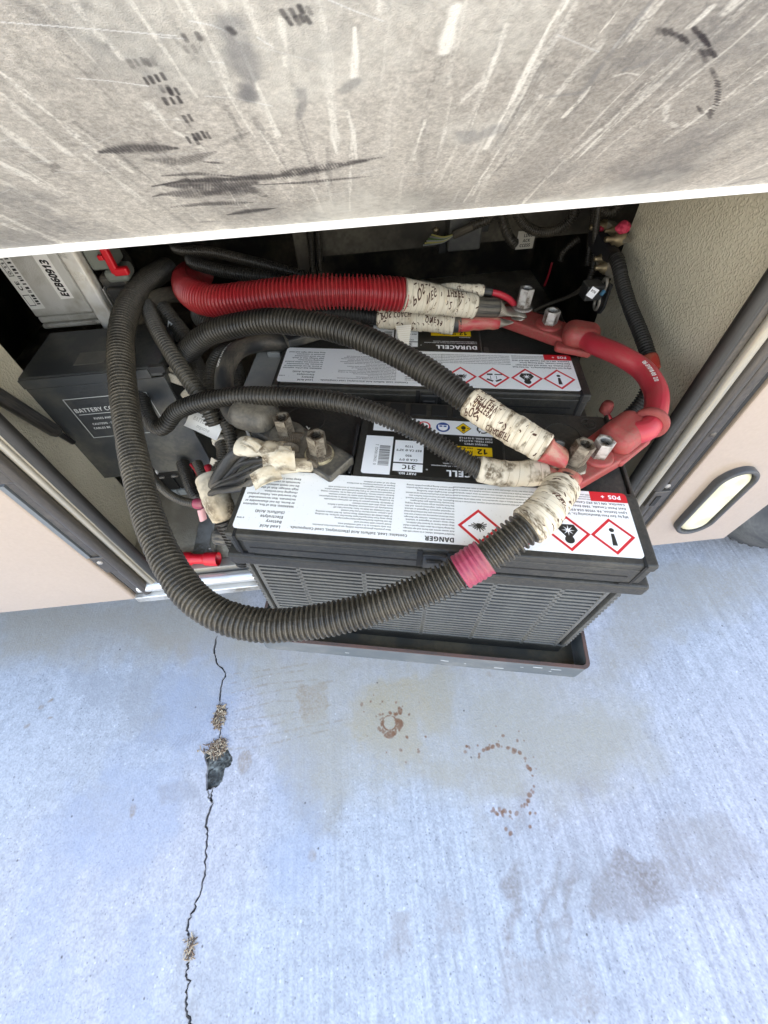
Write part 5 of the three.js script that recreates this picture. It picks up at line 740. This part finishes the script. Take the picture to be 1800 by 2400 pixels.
cab('loom', 'thin loom with pink taped end under the control box', [[336, 1075, 0.49], [350, 1100, 0.478], [365, 1127, 0.468], [395, 1157, 0.456], [430, 1175, 0.446], [458, 1180, 0.439], [490, 1182, 0.432]], 0.0047, 0.0027, loomDustMat, { depth: 0.001, more: (t) => { part('pink_tape', tapeWrap([[457, 1180, 0.4395], [470, 1181, 0.437], [482, 1181, 0.434]].map((p) => at(...p)), 0.0054, 0.0054, 0.02), pinkTapeMat, t); part('tape_tail', card(at(474, 1206, 0.434), V(0.9, 0.1, -0.3).normalize(), V(0.1, 0.9, -0.4).normalize(), 0.008, 0.014, 0.002), std({ color: new THREE.Color(0.6, 0.33, 0.33), roughness: 0.7, side: THREE.DoubleSide }), t); } });
cab('loom', 'dark loom below the control box beside a red wire', [[428, 1085, 0.53], [437, 1112, 0.522], [449, 1143, 0.513], [466, 1172, 0.503]], 0.0082, 0.0034, loomMat);
cab('loom', 'second loom below the control box between two red wires', [[462, 1085, 0.51], [473, 1110, 0.503], [477, 1135, 0.498], [480, 1165, 0.492]], 0.0062, 0.0032, loomDustMat);
for (const [a, lab] of [[[[448, 1088, 0.51], [460, 1104, 0.506], [470, 1125, 0.502]], 'thin red wire left of the small loom below the control box'], [[[486, 1092, 0.49], [492, 1106, 0.488], [499, 1122, 0.486]], 'thick red wire right of the small loom below the control box']]) { const t = thing('red_wire', lab, 'wire'); part('wire', hose(a.map((p) => at(...p)), lab[1] === 'h' && lab.includes('thick') ? 0.0042 : 0.0022), redWireMat, t); settle(t); }
{ const t = thing('rubber_hose', 'dusty smooth rubber hose bend at the dark left of the compartment', 'hose'); part('hose', hose([[318, 775, 0.49], [335, 740, 0.485], [350, 712, 0.483], [375, 696, 0.49], [405, 690, 0.505], [440, 698, 0.54]].map((p) => at(...p)), 0.0088), dusty2(), t); settle(t); }
function dusty2() { return std({ map: rep(dusty([0.05, 0.045, 0.037], [0.15, 0.125, 0.085], 0.6, 521), 8, 2), roughness: 0.8 }); }
{ // white tag and sheet
  const t = thing('paper_tag', 'white paper tag with faint handwriting tied round the loom bundle', 'tag');
  const tx = canvasTex(256, 96, (g) => { g.fillStyle = '#f4f2ea'; g.fillRect(0, 0, 256, 96); g.fillStyle = 'rgba(110,105,95,0.6)'; g.font = 'italic 30px serif'; g.fillText('BATTERY', 40, 44); g.font = 'italic 24px serif'; g.fillText('negative', 90, 76); });
  const a = at(437, 985, 0.452), b = at(513, 1020, 0.445), u = b.clone().sub(a), l = u.length(); u.normalize(); const v = at(470, 970, 0.452).sub(a); v.addScaledVector(u, -u.dot(v)).normalize();
  part('tag_sheet', card(a.clone().lerp(b, 0.5).addScaledVector(v, 0.003), u, v, l, 0.019, 0.0025), std({ map: tx, roughness: 0.85, side: THREE.DoubleSide }), t); settle(t);
  const s = thing('paper_tag', 'small white tag stub on the loom beside the control box edge', 'tag'); const c = at(507, 1086, 0.452); part('tag_sheet', card(c, V(0.75, -0.6, 0.2).normalize(), V(0.45, 0.75, -0.4).normalize(), 0.013, 0.008, 0.001), paperMat, s); settle(s);
  const w = thing('insulation_sheet', 'plain white sheet edge behind the wound looms at left', 'sheet'); part('sheet', card(at(424, 796, 0.482), V(0.7, -0.6, 0.3).normalize(), V(0.5, 0.8, 0.1).normalize(), 0.034, 0.026, 0.001), std({ color: new THREE.Color(0.75, 0.75, 0.73), roughness: 0.8 }), w); settle(w);
  const y = thing('torn_tape', 'torn cream masking tape scraps beside the control box', 'tape'); for (const [px, py, w2, h2, r] of [[410, 868, 0.016, 0.010, 0.3], [416, 890, 0.018, 0.009, -0.5], [441, 926, 0.016, 0.011, 0.7]]) part('tape_scrap', card(at(px, py, 0.452), V(Math.cos(r), Math.sin(r), 0.1).normalize(), V(-Math.sin(r) * 0.8, Math.cos(r), -0.5).normalize(), w2, h2, 0.003), tapeMat, y); settle(y);
}
{ // gray hold-down plate beside the rear battery
  const t = thing('hold_down_bracket', 'gray textured battery hold-down plate left of the rear battery', 'bracket');
  const gm = std({ map: rep(dusty([0.36, 0.36, 0.34], [0.46, 0.445, 0.39], 0.5, 531), 6, 6), roughness: 0.8 });
  const M = RM.clone(); const g = mb(-46, -6, -26, -20, -84, 14, 2); g.applyMatrix4(M); part('plate', g, gm, t); const g2 = mb(-46, -42, -200, -22, -84, 14, 1.5); g2.applyMatrix4(M); part('side_flange', g2, gm, t); const g3 = mb(-30, -14, -20, -13, -84, -70, 2); g3.applyMatrix4(M); part('clamp_lug', g3, gm, t); settle(t);
}

// ---------------------------------------------------------------- control box, control module, relays
{
  const t = thing('control_box', 'dark gray metal battery control box with white printed lettering', 'control box');
  const cm = std({ map: rep(dusty([0.050, 0.055, 0.058], [0.13, 0.125, 0.105], 0.42, 541, 5, 80, 512), 4, 4), roughness: 0.42, bumpMap: bumpRep(grainBump, 20), bumpScale: 0.0001 });
  const zf = -0.11, a = on(36, 887, 'z', zf), b = on(376, 862, 'z', zf), c = on(237, 1119, 'z', zf), d = on(501, 1099, 'z', zf), x0 = (a.x + c.x) / 2, x1 = (b.x + d.x) / 2, yt = (a.y + b.y) / 2, yb = (c.y + d.y) / 2, zb = on(108, 780, 'y', yt).z;
  part('lid_top', box(x0, x1, yt - 0.012, yt, zb, zf - 0.0005, 0.0025), cm, t);
  part('front_cover', box(x0, x1, yb, yt - 0.0125, zf - 0.0022, zf, 0.001), cm, t);
  part('lid_lip', [box(x0, x1 - 0.012, yt - 0.0115, yt - 0.001, zf - 0.001, zf + 0.0016, 0.0008)], cm, t);
  part('side_plate', box(x0, x0 + 0.002, yb, yt - 0.0125, zb, zf - 0.003), cm, t); part('side_plate', box(x1 - 0.002, x1, yb, yt - 0.0125, zb, zf - 0.003), cm, t);
  const sq = std({ map: rep(dusty([0.13, 0.125, 0.11], [0.2, 0.19, 0.16], 0.5, 545), 9, 9), roughness: 0.5 });
  const s0 = on(205, 836, 'y', yt), s1 = on(216, 852, 'y', yt); for (const p of [on(219, 832, 'y', yt), on(212, 846, 'y', yt)]) part('sticker', box(p.x - 0.016, p.x + 0.016, yt - 0.0003, yt + 0.0004, p.z - 0.006, p.z + 0.006), sq, t);
  const W = x1 - x0, H = yt - 0.0125 - yb, tx = canvasTex(1024, 1024, (g) => {
    g.clearRect(0, 0, 1024, 1024); const kx = 1024 / W, ky = 1024 / H, P = (px, py) => { const p = on(px, py, 'z', zf); return [(p.x - x0) * kx, (yt - 0.0125 - p.y) * ky]; };
    g.strokeStyle = '#b9bdbb'; g.fillStyle = '#c6c9c7'; g.lineWidth = 6.5; const A = P(150, 937), B = P(218, 1025), C = P(352, 918), Dd = P(388, 1010); g.strokeRect((A[0] + B[0]) / 2, (A[1] + C[1]) / 2, (C[0] + Dd[0]) / 2 - (A[0] + B[0]) / 2, (B[1] + Dd[1]) / 2 - (A[1] + C[1]) / 2);
    const T = (s, px, py, w, fs) => { const [x, y] = P(px, py); g.save(); g.translate(x, y); g.scale(1, W / H); g.font = `bold ${fs}px sans-serif`; g.fillText(s, 0, 0, w); g.restore(); };
    T('BATTERY CON', 178, 968, 380, 52); const u = P(184, 970), u2 = P(268, 963); g.fillRect(u[0], u[1] + 8, u2[0] - u[0], 6); T('FUSES AND', 222, 983, 240, 27); T('CAUTION - D', 219, 996, 300, 27); T('CABLES BE', 222, 1006, 290, 27); T('S', 345, 974, 40, 27); T('TO', 350, 988, 60, 27);
  });
  const g = new THREE.PlaneGeometry(W, H); g.translate((x0 + x1) / 2, (yb + yt - 0.0125) / 2, zf + 0.0004); part('printed_lettering', g, std({ map: tx, transparent: true, alphaTest: 0.4, roughness: 0.6 }), t);
  const sc = on(363, 1106, 'z', zf); part('screw', lathe([[0.0001, 0.0035], [0.0036, 0.003], [0.0045, 0.001], [0.0045, 0]], V(sc.x, sc.y, zf), V(0, 0, 1), 16), alu(547, 0.1), t); const nt = on(363, 855, 'z', zf); part('cover_notch', box(nt.x - 0.008, nt.x + 0.008, yt - 0.006, yt + 0.0012, zf - 0.004, zf + 0.0024, 0.0008), blkMat, t);
  settle(t);
}
{
  const t = thing('control_module', 'silver cast control module with handwritten white sticker and barcodes', 'control module');
  const zf = -0.215, bl = on(108, 772, 'z', zf), br = on(218, 785, 'z', zf), x1 = on(193, 690, 'z', zf).x, x0 = bl.x - 0.002, yb = bl.y, yt = yb + 0.15;
  const am = std({ map: rep(dusty([0.66, 0.655, 0.62], [0.44, 0.42, 0.36], 0.38, 551, 6, 40), 6, 6), roughness: 0.5, metalness: 0.15, bumpMap: bumpRep(grainBump, 18), bumpScale: 0.0004 });
  const fl = std({ map: rep(dusty([0.80, 0.79, 0.75], [0.55, 0.50, 0.40], 0.36, 553, 6, 50), 6, 6), roughness: 0.5, metalness: 0.1 });
  part('housing', [box(x0, x1, yb + 0.014, yt, zf - 0.05, zf, 0.003), box(x0, x1, yb + 0.006, yb + 0.0135, zf - 0.05, zf - 0.002, 0.002), box(x0, x1, yb, yb + 0.0055, zf - 0.05, zf, 0.002)], am, t);
  part('mounting_flange', box(x1 + 0.001, x1 + 0.020, yb - 0.008, yt, zf - 0.012, zf + 0.004, 0.004), fl, t);
  for (const y of [0.055, 0.105]) part('boss', lathe([[0, 0.001], [0.0044, 0.0008], [0.005, 0]], V(x1 + 0.0105, yb + y, zf + 0.004), V(0, 0, 1), 18), fl, t); part('emblem', [0.0022, 0.0042, 0.0058].map((r) => { const g = new THREE.TorusGeometry(r, 0.0004, 5, 22, 4.6); g.translate(x1 + 0.0105, yb + 0.079, zf + 0.0042); return g; }), am, t);
  for (const x of [x0 + 0.006, x1 - 0.006]) part('screw', lathe([[0, 0.002], [0.002, 0.0015], [0.0026, 0]], V(x, yb + 0.003, zf), V(0, 0, 1), 12), nutMat, t);
  const st = canvasTex(512, 128, (g) => { g.fillStyle = '#f4f3ef'; g.fillRect(0, 0, 512, 128); g.fillStyle = '#111'; g.strokeStyle = '#111'; g.lineWidth = 5; g.font = 'italic bold 92px sans-serif'; g.fillText('ECB60913', 18, 98, 470); g.strokeText('ECB60913', 18, 98, 470); });
  const bc = canvasTex(512, 128, (g) => { g.fillStyle = '#eeeeea'; g.fillRect(0, 0, 512, 128); g.fillStyle = '#1b1b1b'; for (let k = 0, x = 20; x < 490; k++) { const w = 3 + 9 * hash(k, 3, 8); if (k % 2) g.fillRect(x, 82, w, 30); if (k % 2 && x > 250) g.fillRect(x, 14, w, 26); x += w; } g.font = 'bold 42px sans-serif'; g.fillText('CE', 96, 58); g.strokeStyle = '#1b1b1b'; g.lineWidth = 3; g.strokeRect(170, 22, 76, 40); g.font = 'bold 32px sans-serif'; g.fillText('0 11', 176, 54); g.strokeRect(20, 14, 54, 54); g.beginPath(); g.arc(290, 58, 14, 0, 7); g.stroke(); g.font = '20px sans-serif'; g.fillText('E', 284, 65); });
  const stick = (tex, x, y, w, h) => { const g = new THREE.PlaneGeometry(h, w), uv = g.attributes.uv; for (let i = 0; i < 4; i++) { const u = uv.getX(i), v = uv.getY(i); uv.setXY(i, v, 1 - u); } g.translate(x, y, zf + 0.0006); part('sticker', g, std({ map: tex, roughness: 0.55 }), t); };
  const W = x1 - x0; { const q0 = on(152, 700, 'z', zf).y, q1 = on(95, 604, 'z', zf).y; stick(st, x1 - W * 0.27, (q0 + q1) / 2 + 0.002, q1 - q0 + 0.004, W * 0.22); }; stick(bc, x0 + W * 0.155, yb + 0.078, 0.108, W * 0.24);
  settle(t);
  const k = thing('connector', 'gray plug connector with a red locking lever on the control module', 'connector'), gm = std({ color: new THREE.Color(0.17, 0.185, 0.16), roughness: 0.5 });
  const cx = x1 + 0.0225, Y = on(225, 620, 'z', zf).y;
  part('plug_body', [box(cx, cx + 0.026, Y - 0.008, Y + 0.06, zf - 0.035, zf - 0.004, 0.003), box(cx + 0.009, cx + 0.034, Y - 0.022, Y - 0.0085, zf - 0.03, zf - 0.003, 0.005)], gm, k); part('locking_lever', [box(cx + 0.022, cx + 0.030, Y - 0.01, Y + 0.05, zf - 0.0035, zf + 0.004, 0.002), box(cx + 0.024, cx + 0.040, Y - 0.012, Y - 0.004, zf - 0.003, zf + 0.0045, 0.002), box(cx + 0.016, cx + 0.0215, Y + 0.004, Y + 0.009, zf - 0.003, zf + 0.003, 0.001)], redPlastMat, k); part('slot', [box(cx + 0.003, cx + 0.016, Y + 0.02, Y + 0.0225, zf - 0.006, zf - 0.0034)], blkMat, k); settle(k);
  const m = thing('connector', 'black plug connector with clips below the gray one', 'connector'); const Y2 = on(275, 700, 'z', zf).y; part('plug_body', [box(cx, cx + 0.028, Y2 - 0.026, Y2 + 0.022, zf - 0.035, zf - 0.005, 0.004), box(cx + 0.006, cx + 0.036, Y2 - 0.014, Y2 + 0.012, zf - 0.0045, zf + 0.003, 0.003)], blkRubMat, m); part('clip', [box(cx + 0.002, cx + 0.0035, Y2 - 0.022, Y2 + 0.012, zf - 0.0045, zf + 0.0015, 0.0005), box(cx + 0.004, cx + 0.012, Y2 - 0.021, Y2 - 0.018, zf - 0.0045, zf + 0.0015, 0.0005)], alu(557), m); settle(m);
  cab('loom', 'loom falling from the gray connector past the red lever', [[268, 560, 0.60], [280, 590, 0.57], [298, 615, 0.55], [308, 640, 0.535], [300, 668, 0.525], [288, 700, 0.515], [280, 735, 0.51]], 0.0078, 0.0044, loomDustMat);
  const w = thing('red_wire', 'pair of thin red wires curving from the red connector lever', 'wire'); for (const o of [0, 5]) part('wire', hose([at(262 + o, 598, 0.52), at(280 + o, 614, 0.515), at(294 + o, 635, 0.512), at(305 + o, 655, 0.512)], 0.0011, { seg: 8 }), std({ color: new THREE.Color(0.55, 0.08, 0.07), roughness: 0.5 }), w); settle(w);
  const r2 = thing('red_clip', 'small red plug clip with pink wire left of the wound loom', 'connector'); const q = at(332, 760, 0.50); part('clip_body', box(q.x - 0.006, q.x + 0.005, q.y - 0.006, q.y + 0.005, q.z - 0.006, q.z + 0.006, 0.002), redPlastMat, r2); part('wire', hose([at(328, 742, 0.50), at(345, 765, 0.495), at(362, 788, 0.492)], 0.001, { seg: 8 }), std({ color: new THREE.Color(0.6, 0.2, 0.17), roughness: 0.5 }), r2); settle(r2);
}
{ // relay block under the box
  const t = thing('relay_block', 'black relay and fuse block tucked below the control box', 'relay');
  const p = on(405, 1128, 'z', -0.16); for (let k = 0; k < 3; k++) part('relay', box(p.x - 0.030 + k * 0.019, p.x - 0.0125 + k * 0.019, p.y - 0.014, p.y + 0.018, -0.185, -0.155, 0.0015), blkMat, t);
  part('base', box(p.x - 0.034, p.x + 0.03, p.y + 0.0185, p.y + 0.045, -0.19, -0.15, 0.002), blkMat, t); part('base', box(p.x - 0.03, p.x + 0.045, p.y - 0.045, p.y - 0.030, -0.19, -0.15, 0.002), blkMat, t); for (let k = 0; k < 2; k++) part('label', box(p.x - 0.020 + k * 0.0205, p.x - 0.001 + k * 0.0205, p.y - 0.029, p.y - 0.016, -0.166, -0.1546, 0.001), std({ color: new THREE.Color(0.45, 0.47, 0.46), roughness: 0.4 }), t); part('terminal', box(p.x + 0.020, p.x + 0.041, p.y - 0.033, p.y - 0.026, -0.17, -0.152, 0.001), whiteTrimMat, t); for (let k = 0; k < 3; k++) part('terminal', box(p.x - 0.03 + k * 0.02, p.x - 0.02 + k * 0.02, p.y + 0.021, p.y + 0.024, -0.152, -0.147, 0.001), nutMat, t); settle(t);
}
{ // red fuse holder lying on the floor, pipe end
  const t = thing('red_sleeve', 'bright red plastic connector sleeve lying on the compartment sill', 'connector');
  const a = on(408, 1310, 'y', 0.314), b = on(512, 1310, 'y', 0.314), d = b.clone().sub(a), L = d.length(), r = 0.0098;
  part('sleeve', lathe([[0, 0], [r * 0.9, 0], [r, L * 0.03], [r, L * 0.36], [r * 0.86, L * 0.40], [r * 0.72, L * 0.44], [r * 0.72, L * 0.66], [r * 0.86, L * 0.70], [r * 0.97, L * 0.73], [r * 0.9, L * 0.75], [r * 0.98, L * 0.77], [r * 0.92, L * 0.79], [r, L * 0.82], [r, L], [r * 0.9, L], [r * 0.85, L * 0.86], [0, L * 0.85]], a, d, 28), redPlastMat, t); settle(t);
  const k = thing('pipe_end', 'black round pipe end poking out left of the front battery', 'pipe'); const e = at(506, 1256, 0.452), f = at(560, 1262, 0.448); part('pipe', lathe([[0.001, 0], [0.0085, 0], [0.0095, 0.001], [0.0095, 0.05], [0.001, 0.05]], e, f.clone().sub(e), 24), blkRubMat, k); settle(k);
  const s = thing('slide_rail', 'flat steel slide rail on the compartment floor left of the tray', 'rail'); part('rail', box(-0.262, -0.235, 0.3035, 0.309, -0.42, -0.035, 0.001), alu(561, 0.7), s); part('rail_edge', box(-0.2345, -0.231, 0.3035, 0.322, -0.42, -0.035, 0.001), alu(563, 0.7), s); settle(s);
  const r2 = thing('capped_wire', 'small red wire with a dusty cap behind the right corner of the front battery', 'wire'); const q = at(1418, 963, 0.452); part('cap', lathe([[0, 0.012], [0.005, 0.011], [0.0065, 0.007], [0.0065, 0]], q, V(0, 1, 0), 18), redRubMat, r2); part('wire', hose([q.clone(), at(1430, 985, 0.458), at(1446, 1006, 0.462)], 0.003), redWireMat, r2); settle(r2);
}

// ---------------------------------------------------------------- right wall: heavy cable, bus studs, breaker; back wall gear
{
  const t = thing('corrugated_cable', 'black corrugated cable hanging along the beige right wall with red tape', 'cable', 'corrugated battery cables');
  const X = (px, py, x) => on(px, py, 'x', x);
  const c = curve([X(1444, 606, 0.299), X(1450, 622, 0.298), X(1458, 660, 0.298), X(1477, 721, 0.298), X(1499, 775, 0.299), X(1515, 819, 0.299), X(1524, 852, 0.299), X(1525, 888, 0.297), X(1505, 938, 0.290), X(1470, 978, 0.276), X(1432, 1000, 0.258)]);
  part('loom_sleeve', loom(c, 0.0074, 0.0032, { seg: 20 }), loomDarkMat, t); part('red_tape', tapeWrap([X(1519, 836, 0.299), X(1524, 852, 0.299), X(1527, 868, 0.299)], 0.0080, 0.0080, 0.02), std({ map: rep(dusty([0.42, 0.03, 0.02], [0.35, 0.12, 0.07], 0.3, 571), 12, 2), roughness: 0.5 }), t);
  part('heat_shrink', hose([X(1440, 603, 0.299), X(1448, 616, 0.298), X(1456, 645, 0.298)], 0.0070), std({ color: new THREE.Color(0.012, 0.011, 0.010), roughness: 0.75 }), t); settle(t);
}
{
  const t = thing('bus_stud_block', 'black insulated bus block with brass studs high on the right wall', 'terminal block'); const X = (px, py, x) => on(px, py, 'x', x);
  const plate = (pts, x, th, mat, name) => { const s = new THREE.Shape(), q = pts.map(([a, b]) => X(a, b, x)); q.forEach((p, i) => s[i ? 'lineTo' : 'moveTo'](p.z, p.y)); s.closePath(); const g = new THREE.ExtrudeGeometry(s, { depth: th, bevelEnabled: true, bevelSize: 0.0008, bevelThickness: 0.0008, bevelSegments: 1 }); g.applyMatrix4(new THREE.Matrix4().makeBasis(V(0, 0, 1), V(0, 1, 0), V(-1, 0, 0)).setPosition(x, 0, 0)); return part(name, boxUV(g), mat, t); };
  plate([[1404, 542], [1424, 545], [1445, 578], [1464, 604], [1448, 612], [1418, 596], [1402, 572]], 0.308, 0.012, std({ color: new THREE.Color(0.012, 0.012, 0.014), roughness: 0.6 }), 'insulator'); plate([[1408, 515], [1440, 520], [1468, 545], [1478, 566], [1462, 572], [1432, 560], [1412, 542]], 0.318, 0.007, std({ map: rep(dusty([0.20, 0.185, 0.14], [0.3, 0.27, 0.2], 0.5, 575), 9, 9), roughness: 0.7 }), 'strap'); plate([[1404, 588], [1414, 582], [1440, 606], [1446, 640], [1436, 650], [1410, 628], [1403, 605]], 0.302, 0.004, lugMat, 'strap');
  const bolt = (px, py, x, r, l) => { const p = X(px, py, x); const b = part('stud', lathe([[0, l], [r * 0.5, l], [r * 0.5, l * 0.55], [r, l * 0.5], [r, l * 0.25], [r * 1.35, l * 0.24], [r * 1.35, 0]], p, V(-1, 0.15, 0.25), 6), brassMat, t); return b; };
  bolt(1418, 532, 0.312, 0.006, 0.022); bolt(1441, 541, 0.312, 0.004, 0.014); bolt(1455, 560, 0.312, 0.006, 0.022); bolt(1416, 606, 0.301, 0.005, 0.014); bolt(1424, 626, 0.301, 0.0058, 0.018);
  for (const [a, b, r] of [[1461, 533, 0.0075], [1405, 537, 0.005]]) { const p = X(a, b, 0.303), g = new THREE.IcosahedronGeometry(r, 2), q = g.attributes.position; for (let i = 0; i < q.count; i++) { const k = 0.75 + 0.5 * vn(q.getX(i) * 400 + 9, q.getY(i) * 400 + q.getZ(i) * 300, 3); q.setXYZ(i, q.getX(i) * k, q.getY(i) * k * 0.8, q.getZ(i) * k); } g.computeVertexNormals(); g.translate(p.x, p.y, p.z); part('red_boot', g, std({ color: new THREE.Color(0.45, 0.03, 0.07), roughness: 0.7 }), t); } settle(t);
}
{
  const t = thing('breaker', 'black breaker on a dark bracket with a torn white label', 'breaker'); const X = (px, py) => on(px, py, 'x', 0.296);
  const s = new THREE.Shape(); [[1400, 648], [1422, 655], [1437, 668], [1418, 722], [1408, 735], [1398, 728], [1392, 700]].forEach(([a, b], i) => { const p = X(a, b); s[i ? 'lineTo' : 'moveTo'](p.z, p.y); }); s.closePath(); const g = new THREE.ExtrudeGeometry(s, { depth: 0.003, bevelEnabled: false }); g.applyMatrix4(new THREE.Matrix4().makeBasis(V(0, 0, 1), V(0, 1, 0), V(-1, 0, 0)).setPosition(0.296, 0, 0)); part('bracket', boxUV(g), blkMat, t);
  for (const [a, b] of [[1423, 668], [1406, 709]]) { const p = X(a, b), g2 = new THREE.TorusGeometry(0.0052, 0.002, 8, 22); g2.rotateY(Math.PI / 2); g2.scale(1, 1.35, 1); g2.translate(0.2925, p.y, p.z); part('eyelet', g2, lugMat, t); }
  const p = at(1390, 686, 0.478); part('breaker_body', box(p.x - 0.011, p.x + 0.009, p.y - 0.007, p.y + 0.010, p.z - 0.012, p.z + 0.006, 0.002), blkMat, t); const l = at(1389, 686, 0.468), lt = canvasTex(64, 64, (g3) => { g3.fillStyle = '#eee'; g3.fillRect(0, 0, 64, 64); g3.fillStyle = '#222'; g3.font = 'bold 22px sans-serif'; g3.fillText('RTN', 8, 30); }); part('torn_label', card(l, V(0.8, -0.4, 0.25).normalize(), V(0.35, 0.85, 0.1).normalize(), 0.009, 0.011, 0.0004), std({ map: lt, roughness: 0.7 }), t); const q = at(1409, 691, 0.466); part('blue_terminal', rod(q, at(1416, 682, 0.465), 0.0022), std({ color: new THREE.Color(0.06, 0.16, 0.25), roughness: 0.4 }), t); settle(t);
}
const Zb = (px, py, z) => on(px, py, 'z', z);
cab('loom', 'dusty loom hanging in a U shape along the back wall', [Zb(1205, 480, -0.36), Zb(1217, 510, -0.36), Zb(1238, 533, -0.36), Zb(1274, 545, -0.36), Zb(1310, 537, -0.36), Zb(1335, 517, -0.36), Zb(1355, 480, -0.36)], 0.0066, 0.0032, loomDustMat);
cab('loom', 'dusty loom dropping in front of the warning sticker', [Zb(1172, 490, -0.37), Zb(1178, 514, -0.37), Zb(1184, 536, -0.365), Zb(1196, 560, -0.36), Zb(1212, 576, -0.36)], 0.0070, 0.0036, loomDustMat);
cab('loom', 'dusty loom with bare wires crossing the gray relay box', [Zb(1160, 500, -0.37), Zb(1141, 516, -0.37), Zb(1112, 528, -0.375), Zb(1098, 535, -0.378)], 0.0062, 0.0032, loomDustMat, { more: (t) => { part('taped_end', hose([Zb(1110, 529, -0.374), Zb(1090, 539, -0.378), Zb(1062, 551, -0.382)], 0.0052), dusty2(), t); const cs = [[0.5, 0.45, 0.12], [0.3, 0.3, 0.27], [0.12, 0.2, 0.06], [0.45, 0.43, 0.38]]; for (let k = 0; k < 6; k++) part('wire', hose([Zb(1064, 550, -0.382), Zb(1040, 556 + k * 2.2, -0.385), Zb(1012 - k * 4, 550 + k * 5, -0.40)], 0.0012, { seg: 8 }), std({ color: new THREE.Color(...cs[k % 4]), roughness: 0.6 }), t); } });
cab('loom', 'left of two thin looms hanging by the right wall bracket', [Zb(1396, 480, -0.27), Zb(1391, 515, -0.27), Zb(1385, 555, -0.27), Zb(1380, 590, -0.268), Zb(1376, 625, -0.265)], 0.0042, 0.0026, loomMat, { depth: 0.001 });
cab('loom', 'right of two thin looms hanging by the right wall bracket', [Zb(1404, 480, -0.25), Zb(1399, 515, -0.25), Zb(1395, 560, -0.25), Zb(1393, 600, -0.25), Zb(1388, 635, -0.245), Zb(1376, 665, -0.24)], 0.0042, 0.0026, loomMat, { depth: 0.001 });
cab('loom', 'small loom arch just under the trim at right', [Zb(1400, 478, -0.28), Zb(1412, 494, -0.28), Zb(1428, 499, -0.28), Zb(1444, 490, -0.28), Zb(1452, 474, -0.28)], 0.0062, 0.003, loomDustMat);
cab('loom', 'faint loom curving down in the dark behind the right bracket', [Zb(1358, 560, -0.40), Zb(1340, 572, -0.40), Zb(1322, 590, -0.40), Zb(1312, 612, -0.40)], 0.005, 0.003, loomDustMat);
cab('loom', 'thin loom sagging behind the rear battery toward the breaker', [Zb(1250, 728, -0.32), Zb(1285, 712, -0.32), Zb(1320, 700, -0.315), Zb(1350, 686, -0.31), Zb(1372, 668, -0.30)], 0.0032, 0.0024, loomDustMat, { depth: 0.0008 });
cab('loom', 'left of the pair of upright looms beside the back post', [Zb(727, 500, -0.41), Zb(728, 560, -0.41), Zb(731, 610, -0.41), Zb(734, 660, -0.41)], 0.0044, 0.0028, loomDustMat, { depth: 0.001 });
cab('loom', 'right of the pair of upright looms beside the back post', [Zb(744, 500, -0.41), Zb(746, 560, -0.41), Zb(750, 610, -0.41), Zb(754, 660, -0.41)], 0.0044, 0.0028, loomDustMat, { depth: 0.001 });
{ const t = thing('red_wire', 'faint red wire hanging in the dark middle of the compartment', 'wire'); part('wire', hose([Zb(1294, 615, -0.42), Zb(1287, 640, -0.42), Zb(1276, 670, -0.42)], 0.002, { seg: 8 }), redWireMat, t); settle(t);
  const k = thing('relay_box', 'gray dusty relay box on the back wall under the trim', 'relay box'), gm = std({ map: rep(dusty([0.11, 0.107, 0.097], [0.20, 0.188, 0.155], 0.5, 581), 8, 8), roughness: 0.6 }); const a = Zb(1049, 592, -0.40), b = Zb(1132, 530, -0.40); part('cover', box(a.x, b.x, a.y, a.y + 0.075, -0.428, -0.40, 0.003), gm, k); part('side_clip', box(b.x + 0.001, b.x + 0.012, a.y + 0.02, a.y + 0.06, -0.428, -0.41, 0.001), blkMat, k); part('side_clip', box(a.x - 0.012, a.x - 0.001, a.y - 0.004, a.y + 0.012, -0.428, -0.408, 0.001), blkMat, k); part('bolt_head', lathe([[0, 0.004], [0.004, 0.003], [0.005, 0]], Zb(1022, 540, -0.425), V(0, 0, 1), 6), brassMat, k); settle(k);
  const s = thing('warning_sticker', 'weathered white sticker with black capitals on the back wall', 'sticker'); const tx = canvasTex(128, 110, (g) => { g.fillStyle = '#cfc9b8'; g.fillRect(0, 0, 128, 110); g.fillStyle = '#1d1a14'; g.font = 'bold 27px sans-serif'; g.fillText('LING', 44, 38, 74); g.fillText('ACK', 44, 68, 60); g.fillText('CCESS', 26, 97, 84); }); const c = Zb(1232, 562, -0.425); part('sticker_sheet', card(c, V(1, 0, 0), V(0, 1, 0), 0.028, 0.026, 0.0003, 3, 3, 0.0004), std({ map: tx, roughness: 0.7 }), s); settle(s);
}
renderer.render(scene, camera);
